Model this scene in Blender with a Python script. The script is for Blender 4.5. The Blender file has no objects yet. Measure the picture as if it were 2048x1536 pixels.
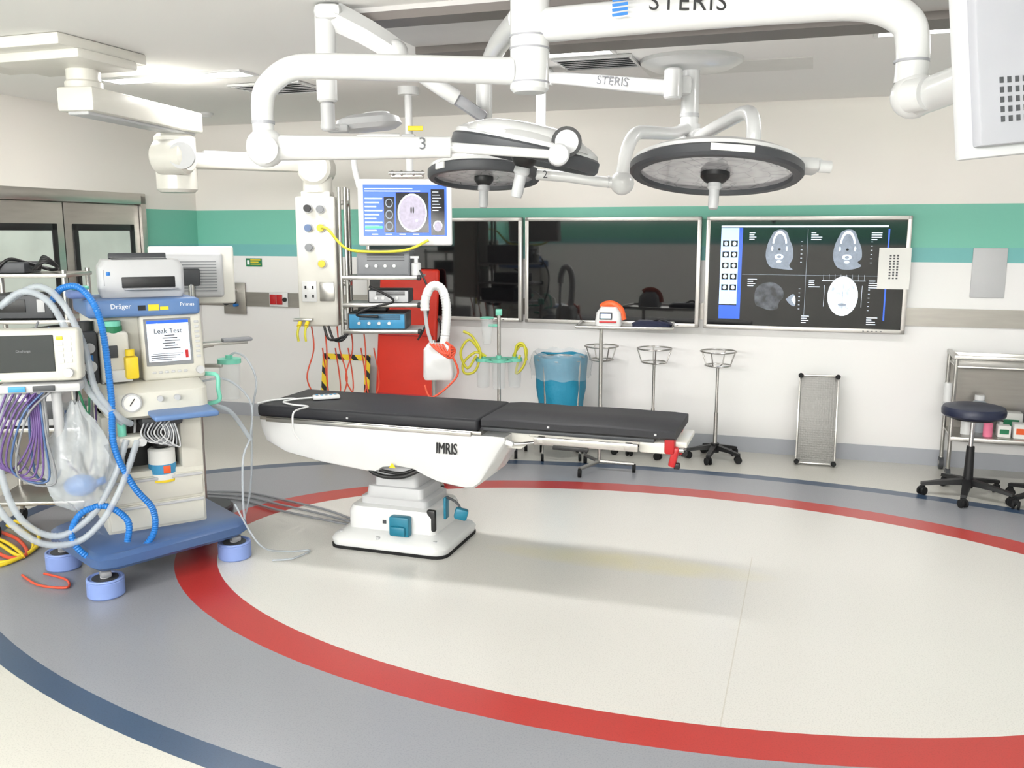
import bpy, bmesh, math, random
from mathutils import Vector, Matrix, Euler
random.seed(4)
scene=bpy.context.scene
COL=scene.collection
R=math.radians
RW=-math.atan(0.33)
E1=Vector((math.cos(RW),math.sin(RW),0)); NB=Vector((-math.sin(RW),math.cos(RW),0))
CEIL=2.65
def wp(s,off=0,z=0):
    return Vector((0,7.5,z))+E1*s-NB*off
# ---------------------------------------------------------------- materials
def lin(c):
    return tuple(((x/255)/12.92 if x/255<=0.04045 else ((x/255+0.055)/1.055)**2.4) for x in c)
def mat(name,rgb,rough=.5,metal=0,var=.05,scale=6,es=0,alpha=1,coat=0,bump=0,bscale=60,stretch=None,trans=0):
    m=bpy.data.materials.new(name); m.use_nodes=True
    nt=m.node_tree; b=nt.nodes['Principled BSDF']
    c=lin(rgb)
    tc=nt.nodes.new('ShaderNodeTexCoord'); n=nt.nodes.new('ShaderNodeTexNoise'); n.inputs['Scale'].default_value=scale
    n.inputs['Detail'].default_value=3
    src=tc.outputs['Object']
    if stretch:
        mp=nt.nodes.new('ShaderNodeMapping'); mp.inputs['Scale'].default_value=stretch
        nt.links.new(src,mp.inputs[0]); src=mp.outputs[0]
    nt.links.new(src,n.inputs['Vector'])
    mx=nt.nodes.new('ShaderNodeMix'); mx.data_type='RGBA'
    mx.inputs[6].default_value=(*[x*(1-var) for x in c],1); mx.inputs[7].default_value=(*[min(1,x*(1+var)) for x in c],1)
    if var>.3:
        mr=nt.nodes.new('ShaderNodeMapRange'); mr.inputs['From Min'].default_value=.35; mr.inputs['From Max'].default_value=.65
        nt.links.new(n.outputs[0],mr.inputs[0]); nt.links.new(mr.outputs[0],mx.inputs[0])
    else: nt.links.new(n.outputs[0],mx.inputs[0])
    nt.links.new(mx.outputs[2],b.inputs['Base Color'])
    b.inputs['Roughness'].default_value=rough; b.inputs['Metallic'].default_value=metal
    b.inputs['Coat Weight'].default_value=coat; b.inputs['Alpha'].default_value=alpha
    b.inputs['Transmission Weight'].default_value=trans
    if es>0:
        nt.links.new(mx.outputs[2],b.inputs['Emission Color']); b.inputs['Emission Strength'].default_value=es
    if bump>0:
        n2=nt.nodes.new('ShaderNodeTexNoise'); n2.inputs['Scale'].default_value=bscale
        nt.links.new(src,n2.inputs['Vector'])
        bp=nt.nodes.new('ShaderNodeBump'); bp.inputs['Strength'].default_value=bump; bp.inputs['Distance'].default_value=.01
        nt.links.new(n2.outputs[0],bp.inputs['Height']); nt.links.new(bp.outputs[0],b.inputs['Normal'])
    return m
WHITE=mat('enamel_white',(214,215,215),.28,coat=.3)
WHITE2=mat('enamel_white_warm',(216,214,206),.35,coat=.2)
CREAM=mat('cream_plastic',(206,204,194),.45)
LGREY=mat('light_grey_plastic',(188,189,191),.45)
SGREY=mat('satin_grey_plastic',(158,159,165),.5)
MGREY=mat('mid_grey_plastic',(128,130,134),.5)
DGREY=mat('dark_grey_plastic',(66,68,72),.5)
BLACK=mat('black_plastic',(22,22,24),.45)
RUBBER=mat('black_rubber',(14,14,16),.8)
VINYL=mat('black_vinyl',(25,26,32),.55,bump=.12,bscale=7)
NAVY=mat('navy_vinyl',(28,34,58),.4)
STEEL=mat('brushed_steel',(184,182,178),.3,1,var=.12,scale=12,stretch=(1,1,14))
RAILM=mat('rail_steel',(160,156,150),.35,.8,var=.12,scale=5,stretch=(1,1,10))
STEELD=mat('door_steel',(190,187,182),.32,1,var=.12,scale=4,stretch=(1,1,8))
CHROME=mat('chrome',(205,205,205),.15,1)
SILVER=mat('silver_bezel',(205,202,198),.35,.6)
BLUEP=mat('blue_panel',(92,124,172),.4)
BLUED=mat('blue_base',(66,94,140),.35,coat=.2)
BLUEL=mat('light_blue_plastic',(128,150,206),.4)
BHOSE=mat('blue_corrugated',(28,112,190),.4)
CYAN=mat('cyan_front',(60,146,192),.45)
TEAL=mat('teal_plastic',(20,112,138),.4)
TEALBAG=mat('blue_bag',(22,128,160),.5,bump=.8,bscale=14)
MINT=mat('mint_plastic',(120,204,180),.4)
CLEAR=mat('clear_plastic',(226,232,234),.12,alpha=.24)
FILM=mat('crumpled_film',(226,232,236),.15,alpha=.34,bump=.8,bscale=18)
FILM2=mat('thin_film',(220,230,236),.15,alpha=.2,bump=.8,bscale=18)
CLEARH=mat('translucent_hose',(190,198,206),.3,alpha=.55)
YELLOWT=mat('yellow_tube',(208,202,60),.4)
YELLOW=mat('yellow_plastic',(232,202,40),.45)
REDM=mat('red_vinyl',(218,46,24),.45,bump=.15,bscale=8)
REDP=mat('red_plastic',(180,28,32),.35)
ORANGE=mat('orange_plastic',(226,92,40),.45)
ORANGEC=mat('orange_cord',(210,78,50),.5)
PURPLE=mat('purple_cord',(96,72,128),.5)
GREEN=mat('green_plastic',(30,120,80),.5)
PAPER=mat('paper',(226,226,222),.7)
INK=mat('ink_black',(24,24,26),.6)
INKG=mat('ink_grey',(78,80,84),.6)
INKW=mat('ink_white',(236,238,242),.6)
SCRBLK=mat('screen_glass',(18,18,20),.05,coat=.8,var=.1)
DIFF=mat('lamp_diffuser',(255,253,248),.6,es=4.5)
GLOWW=mat('screen_white',(214,222,232),.3,es=.55)
GLOWB=mat('screen_blue',(34,84,196),.3,es=.8)
GLOWLB=mat('screen_light_blue',(168,200,240),.3,es=1.0)
GLOWK=mat('screen_black',(10,12,18),.12,es=.3)
GLOWT=mat('screen_text',(204,214,228),.3,es=.9)
GLOWG=mat('screen_green',(50,190,120),.3,es=.8)
GLOWD=mat('screen_dark',(46,50,50),.25,es=.2)
SCAN=mat('scan_tissue',(118,128,142),.4,var=.3,scale=42,es=.75)
SCANL=mat('scan_bright_tissue',(204,216,234),.4,var=.4,scale=24,es=.95)
SCANP=mat('scan_tissue_violet',(150,144,160),.4,var=.28,scale=50,es=.65)
SCANB=mat('scan_bone',(232,240,250),.4,es=1.0)
SCAND=mat('scan_dim',(58,62,68),.4,var=.7,scale=16,es=.7)
PINK=mat('pink_card',(226,120,150),.6)
def lensmat():
    m=bpy.data.materials.new('lamp_lens'); m.use_nodes=True; nt=m.node_tree; b=nt.nodes['Principled BSDF']
    tc=nt.nodes.new('ShaderNodeTexCoord')
    v=nt.nodes.new('ShaderNodeTexVoronoi'); v.inputs['Scale'].default_value=13; v.feature='DISTANCE_TO_EDGE'
    w=nt.nodes.new('ShaderNodeTexWave'); w.wave_type='RINGS'; w.rings_direction='Z'; w.inputs['Scale'].default_value=4.5; w.inputs['Distortion'].default_value=.5
    nt.links.new(tc.outputs['Object'],w.inputs['Vector']); nt.links.new(tc.outputs['Object'],v.inputs['Vector'])
    mr=nt.nodes.new('ShaderNodeMapRange'); mr.inputs['From Max'].default_value=.05; nt.links.new(v.outputs[0],mr.inputs[0])
    a=nt.nodes.new('ShaderNodeMath'); a.operation='MULTIPLY_ADD'; a.inputs[1].default_value=.3; nt.links.new(w.outputs['Fac'],a.inputs[0])
    h=nt.nodes.new('ShaderNodeMath'); h.operation='MULTIPLY'; h.inputs[1].default_value=.7; nt.links.new(mr.outputs[0],h.inputs[0]); nt.links.new(h.outputs[0],a.inputs[2])
    r=nt.nodes.new('ShaderNodeValToRGB'); r.color_ramp.elements[0].color=(*lin((132,131,136)),1); r.color_ramp.elements[1].color=(*lin((194,194,198)),1)
    nt.links.new(a.outputs[0],r.inputs[0]); nt.links.new(r.outputs[0],b.inputs['Base Color'])
    b.inputs['Roughness'].default_value=.18; b.inputs['Coat Weight'].default_value=.5
    return m
LENS=lensmat()
def hazardmat():
    m=bpy.data.materials.new('hazard_tape'); m.use_nodes=True; nt=m.node_tree; b=nt.nodes['Principled BSDF']
    tc=nt.nodes.new('ShaderNodeTexCoord'); mp=nt.nodes.new('ShaderNodeMapping'); mp.inputs['Rotation'].default_value=(0,R(45),0)
    w=nt.nodes.new('ShaderNodeTexWave'); w.inputs['Scale'].default_value=3.2; w.bands_direction='X'
    r=nt.nodes.new('ShaderNodeValToRGB'); r.color_ramp.interpolation='CONSTANT'
    r.color_ramp.elements[0].color=(*lin((24,24,24)),1); r.color_ramp.elements[1].color=(*lin((240,206,40)),1); r.color_ramp.elements[1].position=.35
    nt.links.new(tc.outputs['Object'],mp.inputs[0]); nt.links.new(mp.outputs[0],w.inputs[0]); nt.links.new(w.outputs[0],r.inputs[0]); nt.links.new(r.outputs[0],b.inputs['Base Color'])
    return m
HAZ=hazardmat()
def hammered():
    m=mat('hammered_steel',(150,149,146),.55,.5)
    nt=m.node_tree; b=nt.nodes['Principled BSDF']
    v=nt.nodes.new('ShaderNodeTexVoronoi'); v.inputs['Scale'].default_value=60; v.inputs['Randomness'].default_value=.25
    tc=nt.nodes.new('ShaderNodeTexCoord'); nt.links.new(tc.outputs['Object'],v.inputs['Vector'])
    bp=nt.nodes.new('ShaderNodeBump'); bp.inputs['Strength'].default_value=.35; bp.inputs['Distance'].default_value=.008
    nt.links.new(v.outputs[0],bp.inputs['Height']); nt.links.new(bp.outputs[0],b.inputs['Normal'])
    return m
HAMMER=hammered()
def wallmat():
    m=bpy.data.materials.new('wall_paint_banded'); m.use_nodes=True; nt=m.node_tree; b=nt.nodes['Principled BSDF']
    g=nt.nodes.new('ShaderNodeNewGeometry'); s=nt.nodes.new('ShaderNodeSeparateXYZ'); nt.links.new(g.outputs['Position'],s.inputs[0])
    d=nt.nodes.new('ShaderNodeMath'); d.operation='DIVIDE'; d.inputs[1].default_value=3.0; nt.links.new(s.outputs[2],d.inputs[0])
    r=nt.nodes.new('ShaderNodeValToRGB'); cr=r.color_ramp; cr.interpolation='CONSTANT'
    cr.elements[0].position=0; cr.elements[0].color=(*lin((234,233,232)),1)
    cr.elements[1].position=1.485/3; cr.elements[1].color=(*lin((112,180,178)),1)
    e=cr.elements.new(1.59/3); e.color=(*lin((118,192,171)),1)
    e=cr.elements.new(1.893/3); e.color=(*lin((237,233,227)),1)  # warmer white than the lower wall: tint of the light put into the paint
    nt.links.new(d.outputs[0],r.inputs[0])
    n=nt.nodes.new('ShaderNodeTexNoise'); n.inputs['Scale'].default_value=1.5
    nt.links.new(g.outputs['Position'],n.inputs['Vector'])
    mx=nt.nodes.new('ShaderNodeMix'); mx.data_type='RGBA'; mx.blend_type='MULTIPLY'; mx.inputs[0].default_value=.04
    nt.links.new(r.outputs[0],mx.inputs[6]); nt.links.new(n.outputs[1],mx.inputs[7]); nt.links.new(mx.outputs[2],b.inputs['Base Color'])
    b.inputs['Roughness'].default_value=.5
    return m
WALL=wallmat()
CEILM=mat('ceiling_paint',(246,245,243),.8,var=.015,scale=1)
BASEM=mat('baseboard_vinyl',(168,171,178),.4,var=.04)
TRACK=mat('ceiling_track_grey',(190,188,186),.5)
TRACKD=mat('ceiling_track_dark',(104,98,94),.5)
def floormat():
    m=bpy.data.materials.new('vinyl_floor'); m.use_nodes=True; nt=m.node_tree; b=nt.nodes['Principled BSDF']; L=nt.links
    g=nt.nodes.new('ShaderNodeNewGeometry')
    sub=nt.nodes.new('ShaderNodeVectorMath'); sub.operation='SUBTRACT'; sub.inputs[1].default_value=(.7,4.35,0); L.new(g.outputs['Position'],sub.inputs[0])
    def dot(v):
        n=nt.nodes.new('ShaderNodeVectorMath'); n.operation='DOT_PRODUCT'; n.inputs[1].default_value=v; L.new(sub.outputs[0],n.inputs[0]); return n.outputs['Value']
    X=dot(tuple(E1)); Y=dot(tuple(NB))
    def M(op,a,b_=None):
        n=nt.nodes.new('ShaderNodeMath'); n.operation=op
        for i,v in enumerate((a,b_)):
            if v is None: continue
            if isinstance(v,(int,float)): n.inputs[i].default_value=v
            else: L.new(v,n.inputs[i])
        return n.outputs[0]
    def ell(a,b_,cx=0,cy=0):
        x=M('DIVIDE',M('SUBTRACT',X,cx),a); y=M('DIVIDE',M('SUBTRACT',Y,cy),b_)
        return M('ADD',M('MULTIPLY',x,x),M('MULTIPLY',y,y))
    def mix(f,a,b_,bt='MIX'):
        n=nt.nodes.new('ShaderNodeMix'); n.data_type='RGBA'; n.blend_type=bt
        if isinstance(f,(int,float)): n.inputs[0].default_value=f
        else: L.new(f,n.inputs[0])
        for i,v in ((6,a),(7,b_)):
            if isinstance(v,tuple): n.inputs[i].default_value=(*v,1)
            else: L.new(v,n.inputs[i])
        return n.outputs[2]
    c=mix(M('LESS_THAN',ell(3.86,2.155,0,-.07),1),lin((204,202,194)),lin((60,80,106)))
    c=mix(M('LESS_THAN',ell(3.75,2.045,0,-.07),1),c,lin((146,148,154)))
    c=mix(M('LESS_THAN',ell(2.61,1.58),1),c,lin((180,54,50)))
    inn=M('LESS_THAN',ell(2.38,1.40),1)
    c=mix(inn,c,lin((212,210,205)))
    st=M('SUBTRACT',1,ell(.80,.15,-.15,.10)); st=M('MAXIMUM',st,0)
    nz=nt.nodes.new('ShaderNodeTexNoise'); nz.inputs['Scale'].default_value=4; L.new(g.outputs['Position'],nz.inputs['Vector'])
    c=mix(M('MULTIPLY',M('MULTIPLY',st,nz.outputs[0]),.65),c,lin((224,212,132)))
    seam=M('MULTIPLY',M('MULTIPLY',M('LESS_THAN',M('ABSOLUTE',M('SUBTRACT',X,.48)),.0025),M('LESS_THAN',Y,.38)),inn)
    c=mix(M('MULTIPLY',seam,.28),c,lin((150,136,100)))
    sp=nt.nodes.new('ShaderNodeTexNoise'); sp.inputs['Scale'].default_value=170; sp.inputs['Detail'].default_value=2; L.new(g.outputs['Position'],sp.inputs['Vector'])
    rr=nt.nodes.new('ShaderNodeValToRGB'); rr.color_ramp.elements[0].position=.32; rr.color_ramp.elements[1].position=.5
    rr.color_ramp.elements[0].color=(.7,.7,.7,1); rr.color_ramp.elements[1].color=(1,1,1,1); L.new(sp.outputs[0],rr.inputs[0])
    c=mix(.5,c,rr.outputs[0],'MULTIPLY')
    L.new(c,b.inputs['Base Color'])
    b.inputs['Roughness'].default_value=.28; b.inputs['Specular IOR Level'].default_value=.5
    return m
FLOOR=floormat()
# ---------------------------------------------------------------- mesh builder
def smooth(pts,k=6):
    P=[Vector(p) for p in pts]
    if len(P)<3: return P
    out=[]
    for i in range(len(P)-1):
        p0=P[max(i-1,0)];p1=P[i];p2=P[i+1];p3=P[min(i+2,len(P)-1)]
        for j in range(k):
            t=j/k
            out.append(.5*((2*p1)+(p2-p0)*t+(2*p0-5*p1+4*p2-p3)*t*t+(3*p1-p0-3*p2+p3)*t**3))
    out.append(P[-1]); return out
def rr(hx,hy,r,n=4,cx=0,cy=0):
    r=min(r,hx*.999,hy*.999); o=[]
    for (sx,sy,a0) in ((1,1,0),(-1,1,90),(-1,-1,180),(1,-1,270)):
        for i in range(n+1):
            a=R(a0+90*i/n); o.append((cx+sx*(hx-r)+r*math.cos(a),cy+sy*(hy-r)+r*math.sin(a)))
    return o
def origin(p):
    v=Vector((0,0,0))
    while p: v+=p.location; p=p.parent
    return v
class MB:
    def __init__(s): s.v=[];s.f=[];s.mi=[];s.mats=[];s.M=Matrix.Identity(4)
    def add(s,vs,fs,m,M=None):
        if m not in s.mats: s.mats.append(m)
        k=s.mats.index(m); o=len(s.v); T=s.M@M if M is not None else s.M
        s.v+= [T@Vector(v) for v in vs]
        for f in fs: s.f.append([i+o for i in f]); s.mi.append(k)
        return s
    def box(s,c,d,m,bev=0,rot=(0,0,0),seg=2):
        bm=bmesh.new(); bmesh.ops.create_cube(bm,size=1)
        for v in bm.verts: v.co=Vector((v.co.x*d[0],v.co.y*d[1],v.co.z*d[2]))
        if bev>0: bmesh.ops.bevel(bm,geom=list(bm.edges),offset=min(bev,min(d)*.49),segments=seg,affect='EDGES',profile=.5)
        bm.verts.index_update()
        vs=[v.co.copy() for v in bm.verts]; fs=[[v.index for v in f.verts] for f in bm.faces]; bm.free()
        return s.add(vs,fs,m,Matrix.Translation(c)@Euler(rot).to_matrix().to_4x4())
    def loft(s,rings,m,caps=True):
        n=len(rings[0]); vs=[p for r_ in rings for p in r_]; fs=[]
        for i in range(len(rings)-1):
            for j in range(n):
                fs.append([i*n+j,i*n+(j+1)%n,(i+1)*n+(j+1)%n,(i+1)*n+j])
        if caps: fs.append(list(range(n))[::-1]); fs.append([(len(rings)-1)*n+j for j in range(n)])
        return s.add(vs,fs,m)
    def rloft(s,st,m):
        rings=[]
        for t in st:
            z,hx,hy,r_=t[:4]; cx,cy=(t[4],t[5]) if len(t)>4 else (0,0)
            rings.append([(x,y,z) for x,y in rr(hx,hy,r_,4,cx,cy)])
        return s.loft(rings,m)
    def tube(s,pts,r,m,seg=10,k=6,corr=0,caps=True,amp=.84):
        P=smooth(pts,k) if k>1 else [Vector(p) for p in pts]
        if corr:
            Q=[P[0]]
            for i in range(len(P)-1):
                d=(P[i+1]-P[i]).length; n=max(1,int(d/corr+.5))
                for j in range(1,n+1): Q.append(P[i].lerp(P[i+1],j/n))
            P=Q
        rs=r if isinstance(r,(list,tuple)) else None
        t=(P[1]-P[0]).normalized(); a=Vector((0,0,1)) if abs(t.z)<.9 else Vector((1,0,0))
        u=t.cross(a).normalized(); rings=[]
        for i,p in enumerate(P):
            t=(P[min(i+1,len(P)-1)]-P[max(i-1,0)]).normalized()
            u=(u-t*u.dot(t)).normalized(); w=t.cross(u)
            ri=r if rs is None else rs[0]+(rs[1]-rs[0])*i/(len(P)-1)
            if corr: ri*= 1.0 if i%2 else amp
            rings.append([p+u*ri*math.cos(2*math.pi*j/seg)+w*ri*math.sin(2*math.pi*j/seg) for j in range(seg)])
        return s.loft(rings,m,caps)
    def cyl(s,a,b,r,m,seg=24,r2=None,bev=0):
        r2=r if r2 is None else r2
        a=Vector(a);b=Vector(b);L=(b-a).length; q=Vector((0,0,1)).rotation_difference(b-a).to_matrix().to_4x4()
        pr=[(0,0),(r,0),(r2,L),(0,L)] if not bev else [(0,0),(r-bev,0),(r,bev),(r2,L-bev),(r2-bev,L),(0,L)]
        return s.lathe(pr,m,Matrix.Translation(a)@q,seg)
    def lathe(s,pr,m,M=None,seg=32):
        vs=[];fs=[];idx=[]
        for (r_,z) in pr:
            if r_<=1e-6: idx.append([len(vs)]*seg); vs.append((0,0,z))
            else:
                idx.append(list(range(len(vs),len(vs)+seg)))
                vs+=[(r_*math.cos(2*math.pi*j/seg),r_*math.sin(2*math.pi*j/seg),z) for j in range(seg)]
        for i in range(len(pr)-1):
            for j in range(seg):
                a=[idx[i][j],idx[i][(j+1)%seg],idx[i+1][(j+1)%seg],idx[i+1][j]]
                f=[]; [f.append(x) for x in a if x not in f]
                if len(f)>2: fs.append(f)
        return s.add(vs,fs,m,M)
    def sph(s,c,r,m,sc=(1,1,1),seg=20):
        n=10; pr=[(math.sin(math.pi*i/n),-math.cos(math.pi*i/n)) for i in range(n+1)]
        pr[0]=(0,-1);pr[-1]=(0,1)
        return s.lathe(pr,m,Matrix.Translation(c)@Matrix.Diagonal((r*sc[0],r*sc[1],r*sc[2],1)),seg)
    def prism(s,poly,y0,y1,m):
        return s.loft([[(x,y0,z) for x,z in poly],[(x,y1,z) for x,z in poly]],m)
    def slab(s,poly,z0,z1,m):
        return s.loft([[(x,y,z0) for x,y in poly],[(x,y,z1) for x,y in poly]],m)
    def ring(s,c,R_,r,m,M=None,seg=32):
        vs=[];fs=[];k=8
        for i in range(seg):
            a=2*math.pi*i/seg
            for j in range(k):
                b=2*math.pi*j/k; rr_=R_+r*math.cos(b); vs.append((rr_*math.cos(a),rr_*math.sin(a),r*math.sin(b)))
        for i in range(seg):
            for j in range(k): fs.append([i*k+j,((i+1)%seg)*k+j,((i+1)%seg)*k+(j+1)%k,i*k+(j+1)%k])
        return s.add(vs,fs,m,Matrix.Translation(c)@(M or Matrix.Identity(4)))
    def ell(s,cx,cz,rx,rz,y,m,inner=0,seg=36,a0=0,a1=360):
        vs=[];fs=[]
        full=(a1-a0)>=360; n=seg if full else seg+1
        if inner==0 and full:
            vs=[(cx+rx*math.cos(2*math.pi*j/seg),y,cz+rz*math.sin(2*math.pi*j/seg)) for j in range(seg)]; fs=[list(range(seg))]
        else:
            for j in range(n):
                a=R(a0+(a1-a0)*j/seg)
                vs.append((cx+rx*math.cos(a),y,cz+rz*math.sin(a))); vs.append((cx+rx*inner*math.cos(a),y,cz+rz*inner*math.sin(a)))
            for j in range(seg):
                k=(j+1)%n; fs.append([2*j,2*k,2*k+1,2*j+1])
        return s.add(vs,fs,m)
    def poly(s,pts,y,m):
        P=smooth([(p[0],0,p[1]) for p in pts]+[(pts[0][0],0,pts[0][1])],5)[:-1]
        return s.add([(p.x,y,p.z) for p in P],[list(range(len(P)))],m)
    def rect(s,x0,x1,z0,z1,y,m):
        return s.add([(x0,y,z0),(x1,y,z0),(x1,y,z1),(x0,y,z1)],[[0,1,2,3]],m)
    def obj(s,name,parent=None,world=False,label=None,cat=None,kind=None,group=None,loc=None,rz=0,flat=False):
        me=bpy.data.meshes.new(name)
        vs=s.v
        if world and parent:
            og=origin(parent); vs=[v-og for v in vs]
        me.from_pydata([tuple(v) for v in vs],[],s.f)
        for m in s.mats: me.materials.append(m)
        for p,k in zip(me.polygons,s.mi): p.material_index=k; p.use_smooth=not flat
        me.validate()
        if not (flat and parent):
            bm=bmesh.new(); bm.from_mesh(me); bmesh.ops.recalc_face_normals(bm,faces=bm.faces); bm.to_mesh(me); bm.free()
        if not flat: me.set_sharp_from_angle(angle=R(38))
        o=bpy.data.objects.new(name,me); COL.objects.link(o)
        if parent: o.parent=parent
        if loc is not None: o.location=loc
        o.rotation_euler[2]=rz
        if label:o['label']=label
        if cat:o['category']=cat
        if kind:o['kind']=kind
        if group:o['group']=group
        return o
def thing(name,label,cat,loc=(0,0,0),rz=0,group=None):
    e=bpy.data.objects.new(name,None); e.empty_display_size=.1; COL.objects.link(e)
    e.location=loc; e.rotation_euler[2]=rz; e['label']=label; e['category']=cat
    if group:e['group']=group
    return e
def text(parent,body,loc,size,m,rot=(90,0,0),xs=1.0,name='lettering',align='CENTER',ext=.0006,spacing=1.0,world=False):
    cu=bpy.data.curves.new(name,'FONT'); cu.body=body; cu.size=size; cu.extrude=ext; cu.align_x=align; cu.align_y='CENTER'; cu.space_character=spacing
    cu.resolution_u=3
    t=bpy.data.objects.new('tmp',cu); COL.objects.link(t); bpy.context.view_layer.update()
    me=bpy.data.meshes.new_from_object(t.evaluated_get(bpy.context.evaluated_depsgraph_get()))
    bpy.data.objects.remove(t)
    me.materials.clear(); me.materials.append(m)
    o=bpy.data.objects.new(name,me); COL.objects.link(o)
    o.parent=parent; l=Vector(loc)
    if world: l=l-origin(parent)
    o.location=l; o.rotation_euler=Euler([R(a) for a in rot]); o.scale=(xs,1,1)
    return o
def copy_tree(o,loc=None,rz=None,parent=None):
    n=o.copy(); COL.objects.link(n)
    if parent: n.parent=parent
    if loc is not None:n.location=loc
    if rz is not None:n.rotation_euler[2]=rz
    for c in list(o.children): copy_tree(c,parent=n)
    return n
# ---------------------------------------------------------------- ROOM
SL,SR,OB=-3.07,5.0,10.0
b=MB(); poly=[(p.x,p.y) for p in [wp(SL-.1,-.1),wp(SR+.1,-.1),wp(SR+.1,OB+.1),wp(SL-.1,OB+.1)]][::-1]
b.slab(poly,-.1,0,FLOOR); b.obj('floor',kind='structure',label='pale vinyl floor with red and blue oval rings',cat='floor',flat=True)
b=MB(); b.slab(poly,CEIL,CEIL+.1,CEILM); b.obj('ceiling',kind='structure',label='plain matte off-white ceiling',cat='ceiling',flat=True)
def wallbox(name,s0,s1,o0,o1,m,z0=0,z1=CEIL,label='white wall with green painted band',cat='wall'):
    b=MB(); pl=[(p.x,p.y) for p in [wp(s0,o0),wp(s1,o0),wp(s1,o1),wp(s0,o1)]]
    b.slab(pl,z0,z1,m); return b.obj(name,kind='structure',label=label,cat=cat,flat=True)
wallbox('wall_back',SL-.1,SR+.1,0,-.1,WALL)
wallbox('wall_right',SR,SR+.1,OB,0,WALL)
wallbox('wall_rear',SL-.1,SR+.1,OB+.1,OB,WALL)
wallbox('wall_left',SL-.1,SL,OB,0,WALL)
wallbox('baseboard_back',SL,SR,.012,0,BASEM,0,.12,'grey coved vinyl baseboard','baseboard')
wallbox('baseboard_right',SR-.012,SR,OB,.012,BASEM,0,.12,'grey coved vinyl baseboard','baseboard')
wallbox('baseboard_left',SL,SL+.012,.70,.012,BASEM,0,.12,'grey coved vinyl baseboard','baseboard')
wallbox('trim_1',SL+.015,SR-.015,.012,0,RAILM,1.03,1.16,'brushed steel bumper strip along the wall','wall strip')
wallbox('trim_2',SL,SL+.012,.70,.015,RAILM,1.03,1.16,'brushed steel bumper strip beside the doors','wall strip')
wallbox('trim_3',.38,SR-.02,3.45,2.48,TRACK,CEIL-.02,CEIL,'grey recessed ceiling track panel','ceiling track')
wallbox('trim_4',.38,SR-.02,2.72,2.50,TRACKD,CEIL-.055,CEIL-.02,'dark ceiling rail','ceiling track')
wallbox('trim_5',.38,SR-.02,3.45,3.30,TRACKD,CEIL-.055,CEIL-.02,'dark ceiling rail','ceiling track')
wallbox('trim_6',1.35,2.3,1.72,1.35,mat('hatch_paint',(230,230,226),.7),CEIL-.006,CEIL,'flush ceiling access hatch','ceiling hatch')
rzL=RW+math.pi/2
def lp(t,off=0): return wp(SL+off,t)
b=MB()
b.box((.03,-.02,1.0),(.06,.10,2.0),STEELD,.004); b.box((1.72,-.02,1.0),(.06,.10,2.0),STEELD,.004)
b.box((.875,-.02,1.975),(1.75,.10,.09),STEELD,.004)
b.obj('door_frame_1',kind='structure',label='brushed steel double door frame',cat='door frame',loc=lp(2.5),rz=rzL)
GLASSV=mat('door_window_glow',(186,196,188),.25,var=.25,scale=3,es=.18)
for i,(x0,x1) in enumerate(((.065,.87),(.88,1.685))):
    d=MB(); cx=(x0+x1)/2; w=x1-x0
    d.box((cx,-.02,.965),(w,.045,1.92),STEELD,.003)
    o=d.obj('door_%d'%(i+1),kind='structure',label='brushed steel hospital door with glazed window',cat='door',loc=lp(2.5),rz=rzL)
    f=MB()
    for (c,dd) in (((cx,-.048,1.74),(.66,.012,.05)),((cx,-.048,.99),(.66,.012,.05)),((cx-.305,-.048,1.365),(.05,.012,.8)),((cx+.305,-.048,1.365),(.05,.012,.8))):
        f.box(c,dd,BLACK,.003)
    f.obj('window_gasket',o)
    g=MB(); g.box((cx,-.0445,1.365),(.58,.004,.72),GLASSV); g.obj('window_pane',o)
    h=MB(); hx=x1-.04 if i==0 else x0+.04
    h.box((hx,-.05,1.0),(.03,.012,.16),STEEL,.004); h.cyl((hx,-.05,1.02),(hx,-.1,1.02),.008,STEEL,12); h.cyl((hx,-.1,1.02),(hx+(-.1 if i==0 else .1),-.1,1.02),.008,STEEL,12)
    h.obj('handle',o)
# ---------------------------------------------------------------- ceiling lights and added fill lamps
def clight(s,off,L,W,P,tilt=0,grp='strip lights in the ceiling'):
    p=wp(s,off,CEIL)
    t=thing('ceiling_or_fill_light','long glowing strip light, in the ceiling or added out of view','ceiling light',p,RW,grp)
    T=Matrix.Translation((0,0,-.002 if not tilt else -.5*W*math.sin(R(tilt))-.06))@Matrix.Rotation(R(tilt),4,'X')
    b=MB(); b.M=T
    for c,d in (((0,W/2+.01,-.004),(L+.04,.02,.012)),((0,-W/2-.01,-.004),(L+.04,.02,.012)),((L/2+.01,0,-.004),(.02,W,.012)),((-L/2-.01,0,-.004),(.02,W,.012))): b.box(c,d,WHITE)
    b.obj('frame',t)
    b=MB(); b.M=T; b.box((0,0,-.004),(L,W,.006),DIFF); b.obj('diffuser',t)
    ld=bpy.data.lights.new('lamp','AREA'); ld.shape='RECTANGLE'; ld.size=L; ld.size_y=W; ld.energy=P; ld.color=(1,.985,.965)
    lo=bpy.data.objects.new('lamp',ld); COL.objects.link(lo); lo.parent=t; lo.matrix_local=T@Matrix.Translation((0,0,-.012))
for s_ in (-1.43,.787,3.1): clight(s_,2.27,1.0,.16,25)
for s_ in (-1.9,-.2,1.5,3.2): clight(s_,9.3,1.6,.5,84,94)  # unseen upright fill lamps added behind the camera to brighten walls and ceiling
clight(3.1,2.9,1.0,.08,6)
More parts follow.
